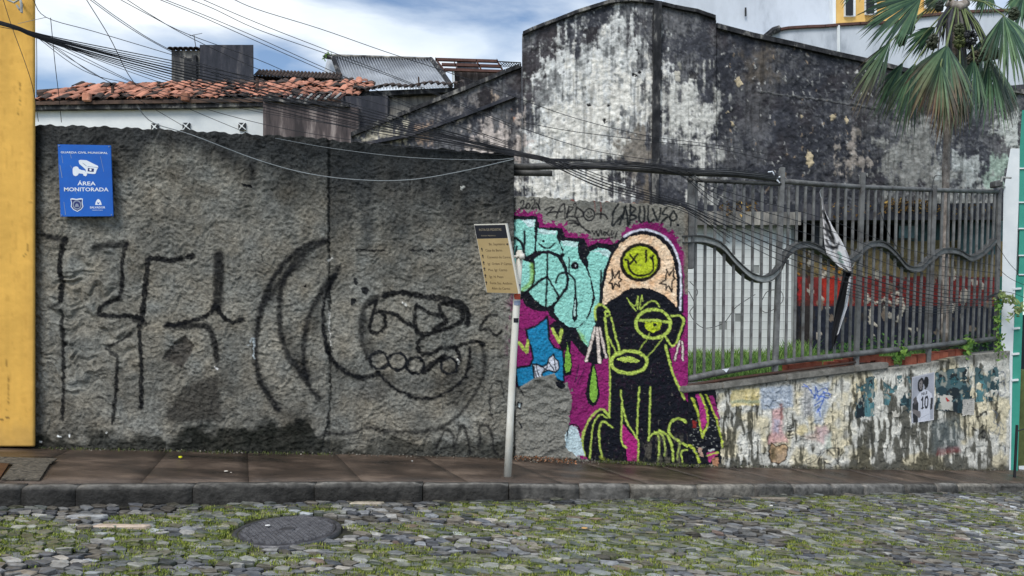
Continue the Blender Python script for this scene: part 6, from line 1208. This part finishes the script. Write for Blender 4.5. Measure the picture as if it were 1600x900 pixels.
LV = [((1440, -4), 212, 112, 84, (1490, 2), .1, 44, -.5), ((1392, 64), 238, 112, 42, (1470, 0), .7, 30, -.6), ((1480, 70), 259, 122, 96, (1494, 8), .75, 44, -.8), ((1430, 98), 256, 105, 62, (1480, 30), .25, 34, -.2), ((1522, 92), 261, 100, 60, (1505, 10), .3, 32, -.5),
      ((1545, 92), 274, 104, 70, (1510, 10), .3, 36, -.3), ((1568, 24), 282, 108, 104, (1505, -5), .25, 42, -.6), ((1462, 42), 222, 66, 70, (1490, 5), 0, 28, .2), ((1545, -16), 250, 46, 100, (1500, -10), .1, 26, .2), ((1482, 122), 264, 100, 48, (1492, 20), 1.6, 26, .1),
      ((1600, -12), 262, 60, 110, (1500, -14), .1, 26, -.2), ((1500, 110), 272, 82, 44, (1496, 20), .9, 22, .0), ((1452, 92), 246, 92, 44, (1490, 20), .5, 26, .1),
      ((1412, 96), 240, 96, 40, (1475, 20), .3, 28, .15), ((1500, 60), 250, 96, 80, (1496, 6), .5, 36, .1), ((1556, 100), 284, 92, 50, (1512, 14), .5, 30, .1), ((1470, 100), 268, 104, 60, (1492, 20), 1.3, 34, -.9), ((1535, 60), 262, 92, 70, (1505, 4), .3, 34, .15), ((1500, 120), 262, 82, 60, (1496, 30), .8, 30, -.55), ((1490, -14), 205, 60, 60, (1496, 0), .3, 26, -.3),
      ((1380, -60), 190, 100, 100, (1488, -12), 0, 36, -.2), ((1430, -110), 140, 110, 110, (1492, -20), 0, 36, 0), ((1500, -140), 90, 110, 120, (1496, -20), 0, 36, .2), ((1570, -110), 45, 110, 110, (1498, -20), 0, 36, .2), ((1610, -50), 0, 100, 100, (1500, -12), 0, 34, 0)]
for i, (h_, d_, l_, sp, src, br, n_, yd) in enumerate(LV): fan(h_, d_, l_, sp, src, br, n_, yd, seed=i)
# skirt of dead stalks below the crown
mb = MB(); rr = random.Random(3)
for k in range(46):
    t = (k + .5) / 46; a = rr.uniform(-1, 1); x1 = 1500 + a * 42; y1 = 92 - 26 * a * a + rr.uniform(-16, 14); Y1 = YPm + rr.uniform(-.25, .3); c = lin(rr.choice([(60, 62, 72), (74, 74, 82), (52, 56, 64), (92, 90, 88)])); mb.cur = tuple(c)
    P = [fp(1494 + a * 10, 6, YPm), fp(1496 + a * 30, 34, (YPm + Y1) / 2), fp(x1, y1, Y1)]; mb.tube(P, [.016, .024, .006], 4, False)
under(pm, mb.build('dead_fronds', M['palm'], None, kind='stuff'))
mb = MB(); mb.tube([fp(1480, 4, YPm), fp(1496, 12, YPm), fp(1512, 4, YPm)], [.06, .11, .06], 8); under(pm, mb.build('crown_base', M['trunk'], None, True))
def cluster(px, py, r, Yd, col, src):
    rr = random.Random(int(px)); mb = MB(); c = fp(px, py, YPm + Yd)
    for k in range(110):
        d = np.array((rr.gauss(0, 1), rr.gauss(0, 1), rr.gauss(0, 1.25))); d /= np.linalg.norm(d); p = c + d * r * rr.uniform(.55, 1) * np.array((.8, .8, 1.15)); mb.cur = tuple(lin(rr.choice(col)) * rr.uniform(.7, 1.2)); q = .03
        mb.add([p + (q, 0, 0), p + (0, q, 0), p - (q, 0, 0), p - (0, q, 0), p + (0, 0, q), p - (0, 0, q)], [(0, 1, 4), (1, 2, 4), (2, 3, 4), (3, 0, 4), (1, 0, 5), (2, 1, 5), (3, 2, 5), (0, 3, 5)])
    o_ = under(pm, mb.build('fruit_bunch', M['palm'], None)); m2 = MB(); m2.tube([fp(*src, YPm), (fp(*src, YPm) + c) / 2 + (0, 0, .08), c], .009, 5); m2.build('fruit_stalk', M['stalk'], o_)
for px, py, r, col, src in ((1409, 62, .09, [(60, 68, 58), (84, 84, 62)], (1470, 4)), (1422, 44, .08, [(60, 68, 58)], (1470, 4)), (1468, 10, .07, [(50, 56, 52)], (1490, 0)), (1498, 66, .11, [(96, 104, 62), (74, 84, 52)], (1496, 8)), (1498, 48, .1, [(76, 84, 60)], (1496, 8)), (1516, 62, .13, [(60, 62, 64), (48, 50, 54)], (1500, 8)), (1522, 92, .12, [(86, 84, 66), (64, 62, 58)], (1500, 8)), (1540, 82, .11, [(104, 110, 86), (84, 90, 72)], (1504, 8)), (1554, 84, .09, [(110, 116, 90)], (1504, 8)), (1457, 66, .11, [(72, 76, 62)], (1490, 8)), (1584, 22, .09, [(64, 72, 56)], (1504, 0))): cluster(px, py, r, -.35, col, src)

# ================================================================== overhead cables
def cable(pts, r=.0045, m='cable', label='thin black overhead cable', group=None, n=5, name='overhead_cable'):
    P = spline(pts, 5); mb = MB(); mb.tube([fp(a, b, c) for a, b, c in P], r, n, False); return mb.build(name, M[m], smooth=True, label=label, cat='cable', group=group)
rr = random.Random(21)
for k in range(9):
    j = k - 4; dy = rr.uniform(-1, 1)
    pts = [(-220, -18 + j, 5.1), (0, 36 + j * .7, 5.5), (52, 54 + j * .9, 5.7), (130, 76 + j * 2.0 + dy, 6.0), (270, 112 + j * 4.2, 6.5), (400, 144 + j * 5.2 + dy, 6.9), (560, 184 + j * 4.6, 7.3), (700, 216 + j * 2.4 + dy, 7.5), (803, 239 + j * 1.0, 7.6)]
    if k % 2: pts += [(850, 249 + j * .6, 7.6), (930, 252 + j, 7.65), (1010, 258 + j, 7.7), (1080, 266 + j, 7.75), (1140, 268 + j * 1.5, 8.0), (1216, 276 + j, 8.4)]
    else: pts += [(850, 248 + j * .7, 7.55), (900, 268 + j * 2, 7.55), (960, 291 + j * 2.2, 7.6), (1060, 320 + j * 1.8, 7.6), (1120, 346 + j * 3, 7.8), (1230, 392 + j * 5, 8.3), (1340, 430 + j * 4, 8.9), (1460, 462 + j * 3, 9.8), (1558, 470 + j * 3, 10.7)]
    cable(pts, .0065 if k in (3, 4, 5) else .0042, label='black cable in the sagging bundle from the yellow building to the fence', group='cables in the main bundle')
for k in range(8):
    j = k - 3.5; cable([(803, 240 + j * .5, 7.6), (840, 246 + j, 7.55), (880, 256 + j * 1.2, 7.55), (930, 262 + j * 1.4 + rr.uniform(-2, 2), 7.6), (990, 258 + j * 1.5, 7.7), (1060, 268 + j * 1.6 + rr.uniform(-2, 2), 7.75), (1110, 292 + j * 4 + 8, 7.9), (1180, 330 + j * 7, 8.2), (1290, 362 + j * 8, 8.7), (1420, 410 + j * 8, 9.6), (1556, 430 + j * 6, 10.7)] if k % 2 else
                       [(803, 239 + j * .5, 7.6), (842, 247 + j, 7.55), (880, 262 + j * 2, 7.55), (940, 288 + j * 2.4, 7.6), (1010, 308 + j * 1.8, 7.6), (1075, 326 + j * 1.4, 7.68), (1140, 370 + j * 4, 7.9)], .0038, label='loose black cable drooping over the mural wall towards the fence', group='cables drooping over the mural')
sk = [((355, -6), (400, 14), (500, 45), (600, 80), (700, 113), (800, 150), (900, 185), (1010, 212), (1114, 226), (1220, 244)), ((300, -8), (400, 35), (515, 80), (650, 133), (803, 196)), ((278, -8), (330, 12), (400, 45), (510, 84), (640, 131), (803, 200)), ((244, -6), (320, 24), (400, 58), (500, 103), (600, 146), (803, 228)), ((236, -6), (310, 24), (400, 64), (500, 108), (600, 152), (803, 230)),
      ((178, -6), (230, 22), (290, 52), (400, 92), (520, 140), (803, 224)), ((190, -6), (240, 26), (300, 60), (420, 115), (580, 172), (803, 232)), ((133, -6), (200, 42), (270, 82), (400, 145), (560, 196), (803, 238)), ((138, -6), (190, 32), (262, 76), (420, 148), (600, 196), (803, 236)), ((50, -4), (72, 27), (150, 50), (270, 86), (400, 126), (560, 178), (803, 236)), ((820, 192), (900, 206), (1030, 222), (1120, 232), (1250, 262)), ((815, 200), (880, 222), (940, 238), (1060, 256))]
skl = ['farthest right of the cables entering from the top edge of the sky', 'cable entering the top edge just right of the pair above the water tank block', 'cable entering the top edge above the aerial and crossing over the corrugated roof', 'upper cable of the close pair passing right of the dark rooftop block', 'lower cable of the close pair passing right of the dark rooftop block', 'upper cable of the pair passing in front of the dark rooftop block', 'lower cable of the pair passing in front of the dark rooftop block', 'lower of two close cables reaching the doorway of the rooftop block', 'upper of two close cables reaching the doorway of the rooftop block', 'kinked cable starting beside the yellow building at the top edge', 'upper thin wire crossing the white plaster of the ruin gable', 'lower thin wire crossing the white plaster of the ruin gable']
for i, q in enumerate(sk):
    n = len(q); cable([(a, b, 6.2 + 1.4 * k / (n - 1)) for k, (a, b) in enumerate(q)], .0032, label=skl[i], group='cables crossing the sky')
fanl = [((52, 52), (110, 92), (190, 140), (300, 205)), ((52, 54), (130, 110), (213, 133), (420, 178), (640, 212), (800, 240)), ((52, 50), (120, 84), (250, 146), (420, 196), (620, 228), (800, 243)), ((52, 56), (160, 108), (215, 133), (300, 172), (420, 222)), ((0, 42), (60, 56), (180, 104), (320, 150), (480, 186), (800, 238)), ((60, 60), (90, 76), (140, 112), (196, 140))]
for q in fanl: n = len(q); cable([(a, b, 6.0 + 1.4 * k / (n - 1)) for k, (a, b) in enumerate(q)], .0028, label='fine cable fanning out from the yellow wall across the sky', group='cables fanning from the yellow wall')
cable([(133, -4, 6.2), (170, 56, 6.5), (197, 110, 6.8), (213, 134, 6.9)], .0036, label='steep cable dropping from the sky to the tiled roof'); cable([(79, 28, 6.3), (86, 100, 6.6), (92, 150, 6.8), (96, 191, 7.1)], .003, label='upright cable nearest the yellow building, tied to the second wire')
cable([(57, 59, 6.3), (57.5, 100, 6.5), (57, 152, 6.8)], .0028, label='short plumb cable hugging the yellow building edge'); cable([(4, -4, 7.0), (18, 40, 7.0), (40, 100, 7.0), (52, 140, 7.05), (60, 190, 7.1)], .003, label='cable slanting down the yellow wall past its corner')
cable([(28, 37, 7.0), (72, 27, 6.3)], .0025, 'cable_pale', label='short pale stay wire from the yellow wall'); cable([(215, 168, 6.9), (240, 192, 7.0), (300, 211, 7.0), (400, 249, 7.1), (480, 271, 7.15), (560, 281, 7.2), (640, 281, 7.25), (720, 268, 7.3), (802, 249, 7.5)], .0048, 'cable_pale', label='pale grey cable sagging low across the face of the concrete wall')
cable([(430, 216, 7.25), (520, 232, 7.3), (640, 246, 7.4), (760, 250, 7.5), (803, 247, 7.55)], .003, 'cable_pale', label='fine grey wire skimming the top of the concrete wall')
for k, od in enumerate(('top', 'second', 'middle', 'fourth', 'lowest')): cable([(1322, 440 + k * 5, 8.8), (1400, 462 + k * 5, 9.4), (1470, 474 + k * 4, 9.8), (1530, 466 + k * 2, 10.3), (1563, 456, 10.75)], .0038, label=od + ' of the five cables looping across the right end of the fence', group='cables looping on the fence')
for od, q in zip(('lowest', 'middle', 'highest'), ([(1560, 455), (1582, 458), (1612, 470)], [(1560, 420), (1580, 436), (1612, 450)], [(1556, 380), (1576, 410), (1590, 425)])): cable([(a, b, 10.75) for a, b in q], .0038, label=od + ' of the three cables running from the fence end to the teal house', group='cables at the teal house')
for q in ([(1076, 455), (1085, 475), (1078, 490), (1098, 512), (1130, 505), (1150, 480), (1180, 460)], [(1190, 470), (1200, 455), (1220, 455), (1222, 472), (1200, 488), (1188, 484)], [(1078, 440), (1090, 455), (1084, 470)]): cable([(a, b, YL(max(a, 1080)) + .12) for a, b in q], .004, label='loose loop of black cable tangled behind the left fence bars', group='loops behind the fence')
cable([(1455, 300, YL(1455)), (1459, 280, YL(1455)), (1463, 274, YL(1455)), (1472, 275, YL(1455))], .004, label='bent wire sticking up from the fence top by the palm'); cable([(1370, 310, YL(1370) - .05), (1386, 360, YL(1380) - .05), (1408, 400, YL(1400) - .05), (1396, 412, YL(1400) - .05)], .004, label='thin wire hanging in front of the middle fence bars')

# ================================================================== litter
def litter(px, py, s, c, label, cat='litter', flat=.4, n=7, seed=0):
    rr = random.Random(seed); Y = 6.5
    for _ in range(30):
        x = (px - CX) * Y / FPX; zz = ip(x, KL, 2) if Y > ip(x, KL, 1) else float(zroad(x)) + .012; Y = (EYE - zz) * FPX / (py - HY)
    mb = MB(); P = [(x + s * rr.uniform(.6, 1) * math.cos(2 * math.pi * k / n), Y + s * rr.uniform(.5, 1) * math.sin(2 * math.pi * k / n), zz + .004) for k in range(n)]; mb.prism(P, (rr.uniform(-.003, .003), 0, s * flat)); key = str(c)
    if key not in M: M[key] = mat('litter_' + cat.replace(' ', '_'), c, tuple(min(255, v + 12) for v in c), rough=.5, bump=0)
    return bevel(fix_normals(mb.build('litter', M[key], label=label, cat=cat)), s * .12)
litter(282, 716, .019, (226, 226, 30), 'bright yellow bottle cap on the pavement at the foot of the concrete wall', 'bottle cap', .8, 10); litter(195, 767, .011, (206, 200, 60), 'tiny yellow fleck on the kerb edge, left', 'litter')
litter(353, 737, .022, (220, 212, 200), 'white paper flake on the pavement below the concrete wall', 'paper scrap', .2); litter(361, 739, .01, (220, 212, 200), 'tiny pale paper crumb beside the white paper flake', 'paper scrap', .2)
litter(1205, 791, .02, (226, 224, 216), 'white paper scrap on the cobbles below the low wall', 'paper scrap', .3); litter(913, 826, .028, (206, 160, 96), 'orange brown dead leaf on the cobbles', 'leaf', .15); litter(644, 721, .01, (220, 220, 214), 'white speck at the foot of the wall left of the sign post', 'litter'); litter(418, 822, .024, (214, 214, 212), 'white paper scrap lying on the manhole cover', 'paper scrap', .2)
# crumbled render and dead leaves along the wall foot
mb = MB(); rr = random.Random(31)
for k in range(2600):
    px = rr.choice([rr.uniform(60, 800), rr.uniform(805, 900), rr.uniform(805, 900), rr.uniform(900, 1100), rr.uniform(1100, 1575)]); wl_ = YG(px) if px < 800 else YM(px) if px < 1075 else YL(px); Y = wl_ - .02 - abs(rr.gauss(0, .05 if px < 800 or px > 940 else .09)); x = (px - CX) * Y / FPX; zz = ip(x, WL, 2); s = rr.uniform(.004, .017)
    mb.cur = tuple(lin(rr.choice([(70, 66, 58), (96, 90, 78), (52, 50, 44), (140, 134, 122), (84, 74, 56)] + ([(160, 102, 60), (176, 122, 84), (120, 78, 50)] if 805 < px < 900 else []) + ([(70, 84, 40)] if px > 940 else []))) * rr.uniform(.6, 1.1))
    d = [np.array((rr.uniform(-1, 1), rr.uniform(-1, 1), rr.uniform(-.3, .8))) * s for _ in range(3)]; p = np.array((x, Y, zz + .006 + max(0, .05 - (wl_ - Y)) * .5 * rr.random()))
    mb.add([p + d[0], p + d[1], p + d[2], p + (0, 0, s)], [(0, 1, 2), (0, 1, 3), (1, 2, 3), (2, 0, 3)])
mb.build('wall_foot_debris', M['stone'], kind='stuff')
mb = MB(); rr = random.Random(33)
for k in range(900):
    px = rr.uniform(930, 1110) if rr.random() < .6 else rr.uniform(60, 520); wl_ = YG(px) if px < 800 else YM(px) if px < 1075 else YL(px); Y = wl_ - .02 - abs(rr.gauss(0, .03)); x = (px - CX) * Y / FPX; blade(x, Y, ip(x, WL, 2), rr.uniform(.01, .035), rr.choice([(70, 84, 34), (92, 100, 40), (50, 60, 30)]), .004)
mb.build('foot_moss', M['grass'], kind='stuff')
